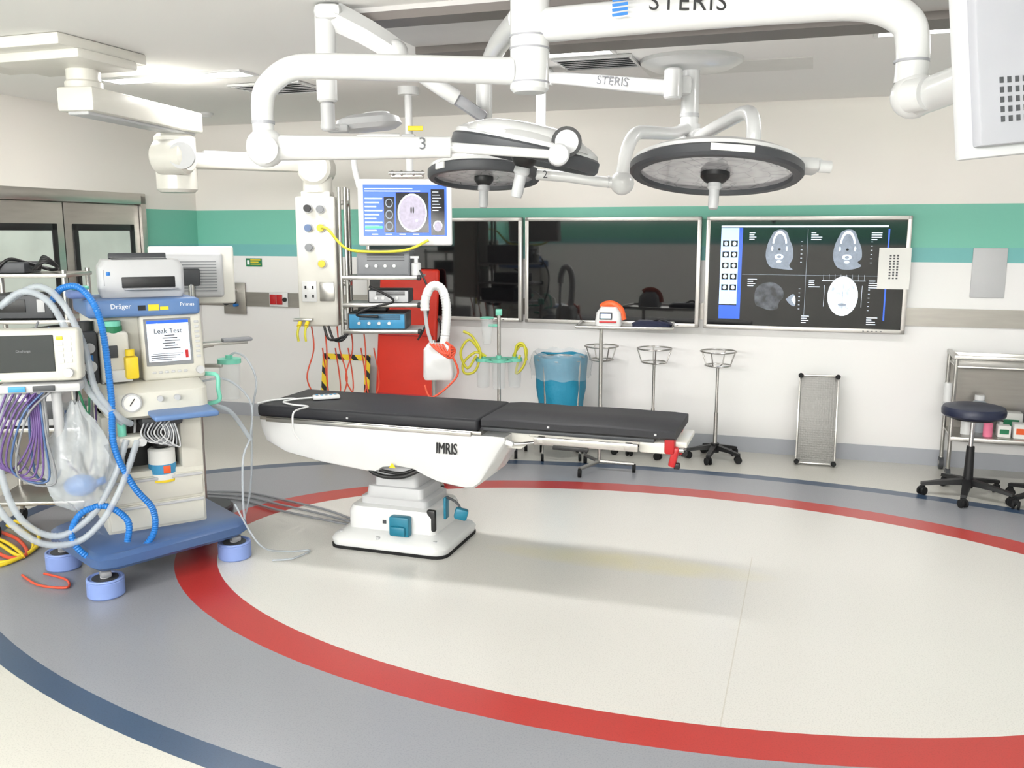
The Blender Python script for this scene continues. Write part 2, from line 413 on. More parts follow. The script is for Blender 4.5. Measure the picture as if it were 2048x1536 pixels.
def vent(s,off,L,W,n):
    t=thing('ceiling_vent','white slatted air vent with dark gaps in the ceiling','air vent',wp(s,off,CEIL),RW,'air vents in the ceiling')
    b=MB(); b.box((0,0,-.004),(L,W,.006),BLACK); b.obj('duct_opening',t)
    b=MB()
    for i in range(n): b.box((0,-W/2+W*(i+.5)/n,-.012),(L,W/n*.45,.004),LGREY,rot=(R(25),0,0))
    b.box((0,W/2,-.01),(L+.03,.015,.014),WHITE); b.box((0,-W/2,-.01),(L+.03,.015,.014),WHITE); b.box((L/2,0,-.01),(.015,W,.014),WHITE); b.box((-L/2,0,-.01),(.015,W,.014),WHITE)
    b.obj('louvre',t)
vent(-1.05,1.72,.5,.4,6); vent(1.15,1.95,.42,.32,6)
b=MB(); b.lathe([(0,0),(.055,0),(.055,-.015),(.035,-.035),(0,-.038)],WHITE); b.obj('smoke_detector',label='small round white smoke detector on the ceiling',cat='smoke detector',loc=wp(-2.35,.75,CEIL))
# ---------------------------------------------------------------- wall monitors
def wallmon(s0,s1,lab):
    t=thing('wall_monitor',lab,'monitor',wp((s0+s1)/2,0,1.396),RW,'large flat screens mounted along the wall')
    w=(s1-s0)-.01; h=.845; f=.03
    b=MB(); b.box((0,-.045,0),(w-.04,.06,h-.04),BLACK); b.obj('housing',t)
    b=MB()
    for c,d in (((0,-.06,h/2-f/2),(w,.05,f)),((0,-.06,-h/2+f/2),(w,.05,f)),((w/2-f/2,-.06,0),(f,.05,h)),((-w/2+f/2,-.06,0),(f,.05,h))): b.box(c,d,SILVER,.004)
    bz=b.obj('bezel',t)
    b=MB(); b.box((0,-.077,0),(w-2*f,.004,h-2*f),SCRBLK); sc_=b.obj('screen',t)
    b=MB()
    for i in range(5): b.box((w/2-.28+i*.03,-.0862,-h/2+.014),(.012,.002,.005),DGREY)
    b.obj('control_buttons',bz)
    return sc_,w-2*f,h-2*f
wallmon(-1.30,.115,'large wall screen switched off, silver frame, partly hidden')
wallmon(.133,1.548,'large wall screen switched off, silver frame, black glass')
t,w,h=wallmon(1.575,3.02,'large wall screen showing skull and brain scans, silver frame')
y=-.0805
b=MB()
b.rect(-w*.44,-w*.345,-h*.30,h*.43,y,GLOWLB)
b.rect(-w*.345,-w*.325,-h*.44,h*.43,y,GLOWB)
b.rect(-w*.44,w*.41,h*.435,h*.452,y,GLOWT)
b.rect(-w*.44,-w*.345,-h*.44,-h*.31,y,GLOWB)
for i in range(5):
    for j in range(2):
        b.rect(-w*.43+j*w*.045,-w*.395+j*w*.045,h*.31-i*h*.105,h*.255-i*h*.105+.0,y-.001,GLOWK)
        b.ell(-w*.4125+j*w*.045,h*.283-i*h*.105,w*.010,h*.020,y-.002,SCANL)
b.rect(w*.41,w*.418,-h*.42,h*.42,y,GLOWB)
b.obj('screen_menu',t,flat=True)
def skullscan(cx,cz,tail):
    b=MB(); P=[(-.045,.13),(.0,.145),(.045,.13),(.07,.07),(.095,.01),(.10,-.06),(.075,-.12+tail),(.10,-.15+tail),(.02,-.145),(-.06,-.13),(-.095,-.06),(-.09,.02),(-.07,.08)]
    b.poly([(cx+x,cz+z) for x,z in P],y,SCAN)
    b.ell(cx,cz+.035,.052,.10,y-.001,SCANB,.78,a0=5,a1=175)
    b.ell(cx,cz+.045,.036,.065,y-.0015,SCAN)
    b.ell(cx,cz-.0,.010,.008,y-.002,GLOWK)
    b.ell(cx,cz-.055,.032,.020,y-.001,SCANL,.5); b.ell(cx,cz-.09,.018,.010,y-.001,SCANL)
    for k in(-1,1): b.ell(cx+k*.052,cz+.005,.007,.018,y-.001,SCANL)
    b.obj('scan_image',t,flat=True)
skullscan(-w*.13,h*.23,.0); skullscan(w*.215,h*.23,.03)
b=MB()
b.poly([(-w*.17+x,-h*.22+z) for x,z in ((-.11,0),(-.10,.06),(-.05,.10),(.03,.105),(.09,.06),(.10,0),(.07,-.04),(.06,-.09),(0,-.10),(-.06,-.08),(-.1,-.06))],y,SCAND)
b.ell(-w*.17,-h*.2,.08,.07,y-.001,SCAND,.85)
b.poly([(-w*.085,-h*.24),(-w*.05,-h*.19),(-w*.035,-h*.22),(-w*.035,-h*.30),(-w*.06,-h*.29)],y-.001,SCAN)
b.poly([(-w*.055,-h*.24),(-w*.042,-h*.21),(-w*.036,-h*.23),(-w*.036,-h*.29)],y-.002,SCANL)
b.obj('scan_image',t,flat=True)
b=MB()
b.ell(w*.205,-h*.2,.105,.145,y,SCANB)
b.ell(w*.205,-h*.2,.09,.128,y-.001,SCANL)
b.ell(w*.205,-h*.2,.0015,.12,y-.002,SCAN); b.ell(w*.205,-h*.28,.03,.010,y-.002,SCAN)
for i in range(8): b.rect(w*.205-.14+i*.04,w*.205-.139+i*.04,-h*.06,h*.0,y-.003,GLOWT)
for i in range(6): b.rect(w*.205-.07+i*.028,w*.205-.069+i*.028,-h*.19,-h*.06,y-.003,SCAN)
b.rect(w*.205-.15,w*.205+.15,-h*.06,-h*.055,y-.003,GLOWT)
for k in(-1,1): b.rect(w*.205+k*.13-.001,w*.205+k*.13+.001,-h*.30,-h*.1,y-.003,GLOWT)
b.obj('scan_image',t,flat=True)
b=MB()
for (cx,cz) in ((-w*.29,h*.38),(w*.03,h*.38),(-w*.29,-h*.06),(w*.03,-h*.06),(w*.33,h*.38),(w*.33,-h*.06),(w*.33,-h*.4),(-w*.0,-h*.4)):
    for i in range(4):
        L=.03+random.random()*.05; b.rect(cx,cx+L,cz-i*.016,cz-i*.016+.006,y,GLOWT)
for cx in(-w*.02,w*.33):
    for i in range(6): b.rect(cx,cx+.012,h*.3-i*.03,h*.3-i*.03+.003,y,GLOWT)
    for i in range(6): b.rect(cx,cx+.012,-h*.14-i*.03,-h*.14-i*.03+.003,y,GLOWT)
b.rect(-w*.32,w*.41,-h*.012,-h*.009,y,SCAN); b.rect(w*.012,w*.014,-h*.43,h*.42,y,SCAN)
b.obj('screen_caption',t,flat=True)
t=thing('paper_notice','white paper sheet taped to the edge of a wall screen','notice',wp(2.915,.095,1.445),RW)
b=MB(); b.box((0,0,0),(.215,.001,.295),PAPER); b.obj('sheet',t)
b=MB()
for j in range(3):
    for i in range(9):
        b.rect(-.035+j*.024,-.035+j*.024+.013,.085-i*.02,.085-i*.02+.014-.004*random.random(),-.0015,INKG)
b.obj('printed_text',t,flat=True)
b=MB(); b.box((0,0,0),(.22,.012,.35),LGREY,.005); b.obj('wall_plate',label='blank light grey plate fixed on the wall',cat='wall plate',loc=wp(3.54,.0065,1.418),rz=RW)
t=thing('wall_sign','small green sign with white lettering on the wall','sign',wp(-2.475,.004,1.43),RW)
b=MB(); b.box((0,0,0),(.165,.006,.075),GREEN); b.obj('board',t)
b=MB(); b.rect(-.07,-.045,-.02,.02,-.0035,INKW)
for i in range(3): b.rect(-.035,.07-.02*(i%2),.02-i*.02,.028-i*.02,-.0035,YELLOW)
b.obj('sign_marks',t,flat=True)
t=thing('gas_outlet_panel','steel wall panel with a gauge and hose connector','gas outlet',wp(-2.69,.013,1.10),RW)
b=MB(); b.box((0,-.006,0),(.235,.012,.29),RAILM,.003); b.obj('plate',t)
b=MB(); b.cyl((-.0,-.012,.07),(0,-.05,.07),.035,CHROME); b.cyl((0,-.05,.07),(0,-.052,.07),.03,PAPER); b.obj('gauge',t)
b=MB(); b.cyl((0,-.012,-.03),(0,-.07,-.03),.02,BLACK); b.cyl((.03,-.012,-.06),(.03,-.06,-.06),.014,BHOSE); b.tube([(0,-.07,-.03),(-.04,-.09,-.05),(-.08,-.09,-.02)],.01,BLACK); b.obj('connector',t)
t=thing('wall_switch','white switch plate with red isolator buttons on steel strip','switch',wp(-2.22,.013,1.1),RW)
b=MB(); b.box((0,-.008,0),(.19,.016,.13),WHITE,.003); b.obj('plate',t)
for x_ in(-.055,.012):
    b=MB(); b.box((x_,-.019,.0),(.06,.012,.09),REDP,.003); b.obj('red_button',t)
b=MB(); b.cyl((.07,-.014,0),(.07,-.03,0),.02,BLACK,16); b.obj('knob',t)
# ---------------------------------------------------------------- OPERATING TABLE
T=thing('operating_table','white surgical table with black mattress pads on a pedestal','operating table',(-.60,4.86,0),RW)
b=MB(); b.box((-.11,0,.738),(1.29,.53,.066),VINYL,.018,seg=3); b.obj('mattress_pad',T)
b=MB()
rings=[]
for i in range(15):
    x=.545+.98*i/14; hw=.24 if i<14 else .235; z0=.726; z1=.776+.002*math.sin(i*.9)
    if i in(0,14): z1-=.006
    rings.append([(x,a,z0+(z1-z0)*c) for a,c in ((hw-.012,0),(hw,.2),(hw,.8),(hw-.014,1),(0,1.0),(-hw+.014,1),(-hw,.8),(-hw,.2),(-hw+.012,0))])
b.loft(rings,VINYL); b.obj('mattress_pad',T)
b=MB(); b.box((-.10,0,.695),(1.30,.50,.02),STEEL,.004); b.box((.94,0,.712),(.96,.42,.02),DGREY,.004); b.obj('top_frame',T)
b=MB(); rings=[]
for (x,zt,zb,ht,hb) in ((-.765,.672,.63,.20,.19),(-.76,.68,.59,.225,.21),(-.72,.685,.55,.25,.235),(-.6,.685,.50,.258,.24),(-.4,.685,.462,.258,.235),(-.12,.685,.432,.258,.232),(-.06,.685,.432,.258,.232),(-.02,.685,.458,.258,.232),(.06,.685,.472,.258,.23),(.16,.685,.462,.258,.23),(.23,.685,.43,.258,.23),(.30,.685,.405,.258,.228),(.45,.685,.385,.258,.225),(.49,.685,.39,.257,.225),(.53,.685,.42,.255,.225),(.60,.685,.53,.25,.225),(.67,.68,.645,.235,.22)):
    h_=zt-zb
    half=[(hb-.03,zb),(hb-.004,zb+.012),(hb+.003,zb+.05*h_+.02),(hb+.5*(ht-hb),zb+.45*h_),(ht,zt-.22*h_),(ht,zt)]
    rings.append([(x,-a,z) for a,z in half[::-1]]+[(x,a,z) for a,z in half])
b.loft(rings,WHITE); shell=b.obj('body_shell',T)
for yy in(-.262,.262):
    b=MB(); b.box((-.1,yy,.69),(1.2,.012,.022),STEEL,.003); b.obj('side_rail',T)
text(shell,'IMRIS',(.365,-.264,.604),.082,INK,xs=.62,rot=(87,0,0),ext=.004)
b=MB()
b.prism([(.55,.695),(.98,.695),(.98,.672),(.80,.655),(.72,.60),(.6,.60)],-.12,.12,WHITE2)
b.box((1.17,0,.688),(.8,.30,.03),WHITE2,.008)
b.box((1.42,0,.672),(.16,.36,.06),WHITE2,.012)
b.obj('head_section_frame',T)
for yy in(-.255,.255):
    b=MB(); b.box((1.09,yy,.682),(.52,.012,.038),STEEL,.003)
    for xx in(.86,1.30):b.box((xx,yy*.93,.683),(.035,.05,.03),STEEL,.004)
    b.box((1.02,yy*1.03,.655),(.18,.012,.02),BLACK,.003)
    b.obj('accessory_rail',T)
for yy in(-.16,.10):
    b=MB(); b.box((1.49,yy,.70),(.05,.07,.11),REDP,.012); b.box((1.51,yy,.63),(.035,.05,.10),REDP,.01,rot=(0,R(12),0)); b.cyl((1.465,yy,.665),(1.555,yy,.665),.012,CHROME,12); b.box((1.525,yy,.585),(.03,.03,.03),BLACK,.006)
    b.obj('release_handle',T)
b=MB(); b.tube([(.62,-.16,.66),(.70,-.19,.64),(.85,-.15,.655)],.008,CHROME); b.box((.66,-.2,.655),(.10,.03,.03),WHITE,.01,rot=(0,R(20),0)); b.obj('bracket',T)
b=MB(); b.rloft([(0,.345,.265,.07),(.016,.345,.265,.07)],RUBBER); b.obj('base_skirt',T)
b=MB(); b.rloft([(.016,.34,.26,.07),(.045,.345,.265,.07),(.065,.335,.255,.08),(.085,.29,.225,.08),(.105,.26,.2,.07)],WHITE); bp_=b.obj('base_plate',T)
for x_,y_ in((-.29,-.2),(.27,-.21),(-.05,-.24),(.29,.18)):
    b=MB(); b.cyl((x_,y_,.065),(x_,y_,.082),.012,LGREY,12); b.obj('bolt_cap',bp_)
b=MB(); b.rloft([(.10,.26,.195,.05),(.195,.26,.195,.05),(.225,.245,.185,.05),(.235,.2,.16,.05)],WHITE); b.box((-.03,-.198,.155),(.02,.006,.02),DGREY,.002); b.obj('lower_housing',T)
b=MB(); b.rloft([(.235,.20,.15,.03),(.27,.20,.15,.03),(.28,.17,.14,.03),(.33,.165,.13,.03),(.335,.13,.12,.03),(.42,.125,.115,.03),(.50,.14,.13,.03)],LGREY); b.obj('column',T)
b=MB(); b.tube([(-.13,-.2,.47),(-.08,-.215,.43),(0,-.22,.415),(.1,-.215,.425),(.18,-.19,.46)],.012,BLACK); b.obj('cable_bundle',T)
b=MB(); b.tube([(-.1,-.19,.46),(-.03,-.2,.44),(.08,-.2,.435),(.15,-.18,.46)],.009,BLACK); b.obj('cable_bundle',T)
b=MB(); b.box((.075,-.22,.15),(.115,.055,.11),TEAL,.012); b.box((.075,-.25,.13),(.085,.03,.05),TEAL,.01); b.obj('foot_pedal',T)
b=MB(); b.box((.235,-.17,.18),(.05,.03,.12),BLACK,.01); b.box((.30,-.12,.245),(.015,.05,.12),TEAL,.005); b.tube([(.30,-.12,.30),(.34,-.14,.30),(.38,-.15,.28),(.40,-.16,.25)],.007,DGREY); b.box((.405,-.17,.235),(.07,.05,.06),TEAL,.012,rot=(0,R(15),R(20))); b.obj('pedal_holder',T)
b=MB(); b.add([(.03,-.25,.475),(.07,-.25,.475),(.05,-.252,.505)],[[0,1,2]],YELLOW); b.obj('warning_triangle',T,flat=True)
for xx in(-.2,.9,1.43):
    b=MB(); b.box((xx,-.2655 if xx<.5 else -.242,.73 if xx<.5 else .75),(.012,.008,.010),LGREY,.002); b.obj('fastener',T)
t=thing('hand_control','white wired keypad remote lying on the black mattress','remote control',(-1.05,5.0,.772),R(20))
b=MB(); b.box((0,0,.013),(.15,.065,.022),WHITE,.008); bd=b.obj('body',t)
b=MB()
for i in range(5):
    for j in range(2): b.box((-.05+i*.025,-.012+j*.024,.025),(.014,.013,.003),(CYAN if (i+j)%2 else MGREY),.001)
b.obj('key_pad',bd)
b=MB(); b.tube([(-.075,0,.013),(-.16,.0,.01),(-.24,-.05,.008),(-.2,-.14,.006),(-.13,-.22,.006),(-.19,-.30,.008),(-.225,-.36,-.005),(-.225,-.365,-.09),(-.2,-.36,-.14)],.005,WHITE,k=8); b.obj('cable',t)
b=MB(); b.tube([(-.16,.0,.010),(-.20,.03,.01),(-.30,.02,.008),(-.38,-.04,.006)],.005,WHITE); b.obj('cable',t)
# ---------------------------------------------------------------- ANAESTHESIA MACHINE
A=thing('anaesthesia_machine','cream and blue anaesthesia workstation with corrugated hoses','anaesthesia machine',(-1.94,4.64,0),R(32))
cast=[(-.30,-.50),(.356,-.317),(.30,.22),(-.43,0)]
b=MB(); pl=[(-.36,-.50),(-.33,-.56),(-.25,-.57),(.36,-.40),(.42,-.34),(.42,-.26),(.34,.24),(.28,.29),(-.40,.12),(-.47,.06),(-.48,-.02)]
def sc(pl,k):
    cx=sum(p[0] for p in pl)/len(pl); cy=sum(p[1] for p in pl)/len(pl); return [(cx+(x-cx)*k,cy+(y-cy)*k) for x,y in pl]
b.loft([[(x,y,.135) for x,y in sc(pl,.96)],[(x,y,.15) for x,y in pl],[(x,y,.19) for x,y in pl],[(x,y,.21) for x,y in sc(pl,.94)]],BLUED); b.obj('base',A)
for (x,y) in cast:
    b=MB(); b.cyl((x,y,.085),(x,y,.14),.022,LGREY); b.box((x,y-.02,.115),(.05,.07,.03),MGREY,.01); cs=b.obj('caster',A)
    b=MB(); b.cyl((x,y,.0),(x,y,.085),.085,BLUEL,28,bev=.008); b.ring((x,y,.085),.078,.007,BLUEL); b.cyl((x,y,.084),(x,y,.088),.06,DGREY); b.obj('caster_cup',cs,label='light blue round cup around the caster')
b=MB(); b.box((0,0,.36),(.48,.50,.31),CREAM,.012); cab=b.obj('cabinet',A)
for i,z in enumerate((.285,.42)):
    b=MB(); b.box((0,-.252,z),(.455,.02,.125),CREAM,.008); dr=b.obj('drawer',A)
    b=MB(); b.box((0,-.265,z+.05),(.455,.014,.014),LGREY,.004); b.obj('handle',dr)
b=MB(); b.box((0,.06,.65),(.48,.36,.31),CREAM,.01); b.box((.185,-.06,.65),(.11,.38,.31),CREAM,.012); b.box((-.185,-.05,.65),(.10,.36,.31),CREAM,.012); b.obj('column_housing',A)
b=MB(); b.box((-.0,-.125,.64),(.26,.01,.28),BLACK); b.obj('recess_panel',A)
b=MB(); b.rloft([(.80,.22,.28,.05,.02,-.06),(.82,.24,.31,.06,.02,-.07),(.93,.24,.30,.06,.02,-.06),(.97,.23,.27,.05,.01,-.02)],CREAM)
bs=b.obj('breathing_system_housing',A)
b=MB(); b.box((.11,-.42,.83),(.30,.26,.028),BLUEP,.012,seg=3); b.obj('pull_out_shelf',A)
b=MB(); b.cyl((-.11,-.355,.89),(-.11,-.39,.89),.045,LGREY); b.cyl((-.11,-.39,.89),(-.11,-.395,.89),.038,PAPER); b.box((-.11,-.3965,.895),(.004,.002,.04),INK,rot=(0,.6,0)); b.obj('pressure_gauge',bs)
for xx in(.02,.10):
    b=MB(); b.cyl((xx,-.375,.90),(xx,-.395,.90),.014,LGREY,16); b.obj('valve_knob',bs)
b=MB(); b.box((0,.04,1.13),(.48,.40,.33),CREAM,.012); b.obj('upper_cabinet',A)
b=MB(); b.box((0,0,1.335),(.53,.52,.085),BLUEP,.02,seg=3); tc_=b.obj('top_cover',A)
text(tc_,'Dräger',(-.11,-.2615,1.345),.033,INKW); text(tc_,'Primus',(.20,-.2615,1.345),.025,INKW)
b=MB(); b.box((.04,-.2615,1.335),(.05,.002,.03),YELLOW); b.box((-.015,-.2615,1.335),(.035,.002,.025),INK); b.box((.09,-.2615,1.33),(.04,.002,.016),YELLOW); b.obj('sticker',tc_)
D=MB(); D.M=Matrix.Translation((.125,-.205,1.13))@Euler((R(-6),0,0)).to_matrix().to_4x4()
D.box((0,0,0),(.30,.07,.33),CREAM,.018,seg=3); dh=D.obj('display_housing',A)
D2=MB(); D2.M=D.M.copy(); D2.box((-.02,-.036,.025),(.225,.006,.235),MGREY,.003); D2.box((-.02,-.0395,.03),(.20,.003,.205),GLOWW)
D2.rect(-.12,.08,.118,.133,-.0415,GLOWB)
for i in range(6): D2.rect(-.04-.01*(i%2),.01+.012*(i%3),.055-i*.013,.060-i*.013,-.0415,INKG)
D2.rect(-.10,.045,-.035,-.032,-.0415,MGREY); D2.rect(.055,.07,-.06,-.02,-.0415,REDP)
for i in range(3): D2.rect(-.11,.03-.02*i,-.045-i*.01,-.041-i*.01,-.0415,DGREY)
D2.obj('display_screen',dh,flat=True)
text(dh,'Leak Test',(.10,-.2575,1.215),.034,INK,rot=(84,0,0),ext=.001)
text(dh,'Leak Test',(.045,-.2595,1.252),.010,INKW,rot=(84,0,0))
b=MB(); b.M=D.M.copy(); b.cyl((.12,-.035,-.125),(.12,-.06,-.125),.02,LGREY,20); b.obj('rotary_knob',dh)
b=MB(); b.M=D.M.copy()
for i in range(8): b.box((.12,-.037,.12-i*.025),(.022,.006,.012),LGREY,.002)
for i in range(6): b.box((-.10+i*.03,-.037,-.125),(.018,.006,.012),LGREY,.002)
b.obj('keys',dh)
b=MB(); b.box((-.15,-.21,1.10),(.13,.12,.25),WHITE2,.02,seg=3); b.cyl((-.15,-.22,1.2),(-.15,-.22,1.25),.045,GREEN); b.cyl((-.15,-.22,1.25),(-.15,-.22,1.275),.04,MINT); b.box((-.17,-.275,1.13),(.06,.01,.06),DGREY,.003); vp=b.obj('vaporiser',A)
b=MB(); b.box((-.085,-.29,1.05),(.06,.06,.11),YELLOW,.01); b.cyl((-.09,-.30,1.11),(-.09,-.30,1.14),.022,YELLOW,18); b.box((-.13,-.275,1.01),(.10,.02,.06),WHITE,.006); b.obj('filler_valve',vp)
b=MB(); b.box((-.26,-.17,1.10),(.08,.12,.26),DGREY,.015); b.cyl((-.26,-.235,1.15),(-.26,-.25,1.15),.025,LGREY); b.cyl((-.26,-.235,1.06),(-.26,-.25,1.06),.028,WHITE); b.cyl((-.26,-.17,1.23),(-.26,-.17,1.275),.035,BLACK); b.box((-.26,-.232,1.1),(.03,.004,.03),BHOSE); b.obj('vaporiser',A)
b=MB(); b.cyl((.04,-.215,.45),(.04,-.215,.62),.066,PAPER,28,bev=.01); ac=b.obj('absorber_canister',A)
b=MB(); b.cyl((.04,-.215,.49),(.04,-.215,.54),.0668,CYAN,28); b.box((.05,-.283,.515),(.035,.004,.04),ORANGE,.003); b.cyl((.04,-.215,.448),(.04,-.215,.46),.068,YELLOW,28); b.obj('canister_label',ac)
b=MB(); b.cyl((.04,-.215,.62),(.04,-.215,.76),.045,BLACK,24,bev=.01); b.box((.04,-.22,.77),(.2,.16,.05),DGREY,.015); b.obj('absorber_head',A)
b=MB(); b.tube([(.26,-.2,.98),(.33,-.24,.97),(.33,-.26,.90),(.33,-.26,.84),(.26,-.22,.82)],.011,MINT); b.obj('hand_grip',A)
b=MB(); b.box((-.12,-.35,.70),(.13,.10,.06),WHITE2,.02); b.cyl((-.16,-.36,.73),(-.16,-.36,.80),.02,MINT); b.cyl((-.08,-.40,.70),(-.08,-.42,.70),.02,LGREY); b.obj('flow_sensor_block',A)
b=MB(); b.box((.40,-.02,1.11),(.30,.10,.014),STEEL,.004); b.box((.5,-.03,1.125),(.16,.06,.02),MGREY,.008); b.tube([(.24,0,1.08),(.3,0,1.09),(.38,0,1.10)],.01,STEEL); b.obj('side_tray',A)
b=MB(); b.tube([(-.40,-.20,1.38),(-.36,-.24,1.44),(-.285,-.32,1.44),(-.225,-.41,1.30),(-.205,-.43,.95),(-.21,-.44,.70),(-.14,-.46,.50),(-.06,-.46,.37),(-.07,-.46,.24),(-.18,-.47,.16),(-.34,-.45,.17),(-.42,-.43,.28),(-.38,-.43,.39),(-.27,-.45,.42),(-.18,-.48,.34),(-.19,-.49,.24)],.0165,BHOSE,seg=12,corr=.006); b.obj('breathing_hose',A,label='bright blue corrugated hose')
hp=[[(-.62,-.20,1.36),(-.52,-.22,1.43),(-.42,-.30,1.38),(-.35,-.38,1.2),(-.31,-.42,1.0),(-.22,-.42,.86),(-.16,-.40,.80)],
[(-.60,-.15,1.37),(-.46,-.2,1.45),(-.37,-.32,1.38),(-.30,-.40,1.18),(-.27,-.43,.98),(-.18,-.43,.84),(-.12,-.39,.79)],
[(-.15,-.41,.72),(-.22,-.44,.55),(-.33,-.44,.38),(-.48,-.42,.30),(-.62,-.40,.40),(-.68,-.36,.62),(-.66,-.30,.88),(-.6,-.2,1.0)],
[(-.10,-.41,.71),(-.20,-.47,.50),(-.30,-.46,.34),(-.42,-.44,.26),(-.58,-.42,.30),(-.72,-.38,.5),(-.74,-.32,.8),(-.66,-.2,1.02)]]
for q in hp:
    b=MB(); b.tube(q,.0165,CLEARH,seg=12,corr=.008,amp=.86); b.obj('breathing_hose',A,label='translucent grey corrugated hose')
for q,r_ in (([(.27,-.1,.92),(.40,-.16,.93),(.52,-.16,.80),(.50,-.2,.62),(.44,-.25,.5),(.42,-.3,.2),(.45,-.35,.10)],.006),([(.27,-.12,.80),(.38,-.25,.78),(.50,-.2,.60)],.012),([(.36,-.35,.3),(.46,-.42,.08),(.6,-.4,.01),(.72,-.45,.008),(.6,-.52,.008),(.5,-.5,.012)],.005)):
    b=MB(); b.tube(q,r_,CLEARH); b.obj('sampling_line',A)
for k in range(7):
    b=MB(); b.tube([(-.06+k*.02,-.37,.78),(-.08+.015*k,-.40,.73),(-.03+k*.02,-.41,.69-.006*k),(.03+k*.01,-.40,.72),(.02+k*.01,-.38,.77)],.004,MGREY if k%2 else LGREY,k=5); b.obj('sensor_cable',A)
b=MB(); b.tube([(-.28,-.3,1.0),(-.3,-.36,.85),(-.33,-.36,.95),(-.36,-.32,1.1)],.005,GREEN); b.obj('sensor_cable',A,label='thin green cable')
for k,(m_,r_) in enumerate(((MGREY,.006),(BLUED,.006),(LGREY,.008),(MGREY,.005),(PURPLE,.005),(LGREY,.006),(BLACK,.006),(MGREY,.009),(LGREY,.007))):
    x0=-.56+.045*k; b=MB()
    b.tube([(x0+.1,-.12,1.28-.03*k),(x0,-.20,1.05),(x0-.06+.03*(k%3),-.26,.80),(x0-.02,-.30,.62-.05*(k%4)),(x0+.07,-.28,.55),(x0+.12,-.22,.72),(x0+.14,-.15,.88)],r_,m_); b.obj('sensor_cable',A)
t=thing('printer','light grey laser printer with dark paper tray opening','printer',(-1.92,4.67,1.379),R(26))
b=MB(); b.rloft([(0,.19,.15,.02),(.02,.20,.16,.03),(.15,.20,.16,.03),(.185,.18,.145,.04)],LGREY); b.obj('housing',t)
b=MB(); b.box((.03,-.158,.075),(.25,.012,.055),BLACK,.004); b.box((.03,-.185,.045),(.24,.08,.008),SGREY,.003); b.obj('paper_slot',t)
b=MB(); b.box((0,.02,.187),(.26,.17,.01),DGREY,.004); b.box((0,.10,.198),(.28,.03,.03),DGREY,.006,rot=(R(-20),0,0)); b.obj('output_tray',t)
b=MB(); b.box((-.155,-.152,.10),(.05,.015,.09),MGREY,.006); b.box((-.155,-.161,.12),(.018,.006,.018),BHOSE,.003); b.obj('control_panel',t)
t=thing('cloth_pack','small blue and green wrapped packs on the workstation','supply pack',(-2.12,4.40,1.379),R(40))
b=MB(); b.box((0,0,.025),(.10,.08,.045),BLUEL,.02,seg=3); b.obj('pack',t)
b=MB(); b.box((.01,0,.055),(.08,.07,.02),MINT,.008); b.obj('wrapper',t)
t=thing('patient_monitor','cream patient monitor with dark screen and side keys','patient monitor',(-2.13,4.02,1.04),R(14))
b=MB(); b.box((0,0,.118),(.36,.10,.235),CREAM,.02,seg=3); hs=b.obj('housing',t)
b=MB(); b.box((-.045,-.0515,.128),(.24,.006,.165),GLOWD,.003); b.rect(-.165,-.15,.012,.016,-.0525,GLOWG); b.obj('display_screen',hs,flat=True)
for i in range(5):
    for j in range(2):
        b=MB(); b.box((.10+j*.035,-.052,.195-i*.026),(.026,.006,.016),(YELLOW if i==0 and j==0 else WHITE),.002); b.obj('key',hs)
b=MB(); b.cyl((.13,-.05,.04),(.13,-.075,.04),.02,LGREY); b.obj('rotary_knob',hs)
text(hs,'Discharge',(-.05,-.0555,.14),.015,MGREY,align='CENTER')
b=MB(); b.box((0,.01,-.03),(.34,.12,.04),LGREY,.01); b.box((-.09,-.055,-.03),(.07,.01,.025),CYAN,.002); b.box((.02,-.055,-.03),(.09,.01,.025),DGREY,.002); b.obj('module_rack',t)
b=MB(); b.cyl((.05,.03,-.05),(.05,.03,-.42),.022,LGREY); b.tube([(.05,.03,-.12),(.05,.20,-.16),(.10,.42,-.18)],.02,LGREY); b.obj('bracket_arm',t)
for k in range(7):
    b=MB(); b.tube([(-.14+.03*k,-.03,-.05),(-.18+.02*k,-.06,-.16),(-.24+.02*k,-.05,-.30-.02*k),(-.15+.03*k,-.04,-.40-.012*k),(-.05+.01*k,-.04,-.25),(-.06+.01*k,-.02,-.06)],.005,PURPLE if k<5 else (BLUED if k==5 else MGREY)); b.obj('lead_wire',t)
t=thing('breathing_bag','clear plastic bag holding a blue manual resuscitator bag','plastic bag',(-2.04,4.12,.54),R(20))
b=MB(); rings=[]
for i in range(11):
    z=.38-.52*i/10; r_=[.02,.04,.075,.11,.13,.14,.15,.145,.13,.10,.03][i]
    rings.append([(r_*(1+.16*math.sin(5*a+i)+.06*math.sin(11*a-2*i))*math.cos(a),r_*.7*(1+.15*math.cos(4*a-i))*math.sin(a),z+.01*math.sin(6*a+i)) for a in [2*math.pi*j/32 for j in range(32)]])
b.loft(rings,FILM); b.obj('bag_film',t)
b=MB(); b.sph((0,0,-.02),.075,BHOSE,(1,.7,.7)); b.cyl((.06,0,-.02),(.11,0,.0),.018,BHOSE,16); b.obj('resuscitator',t)
t=thing('equipment_cart','steel shelf cart loaded with dark devices and cables','cart',(-2.68,5.05,0),R(5))
for x in(-.24,.24):
    for y in(-.17,.17):
        b=MB(); b.cyl((x,y,.06),(x,y,1.50),.014,STEEL,14); b.obj('post',t)
for z in(.2,.62,1.0,1.22,1.47):
    b=MB(); b.box((0,0,z),(.52,.38,.022),STEEL,.004); b.obj('shelf',t)
for x in(-.24,.24):
    for y in(-.17,.17):
        b=MB(); b.cyl((x-.012,y,.035),(x+.012,y,.035),.035,RUBBER,18); b.obj('caster',t)
t2=thing('infusion_device','dark grey device with coiled black cables on the cart','medical device',(-2.66,5.0,1.482),R(5))
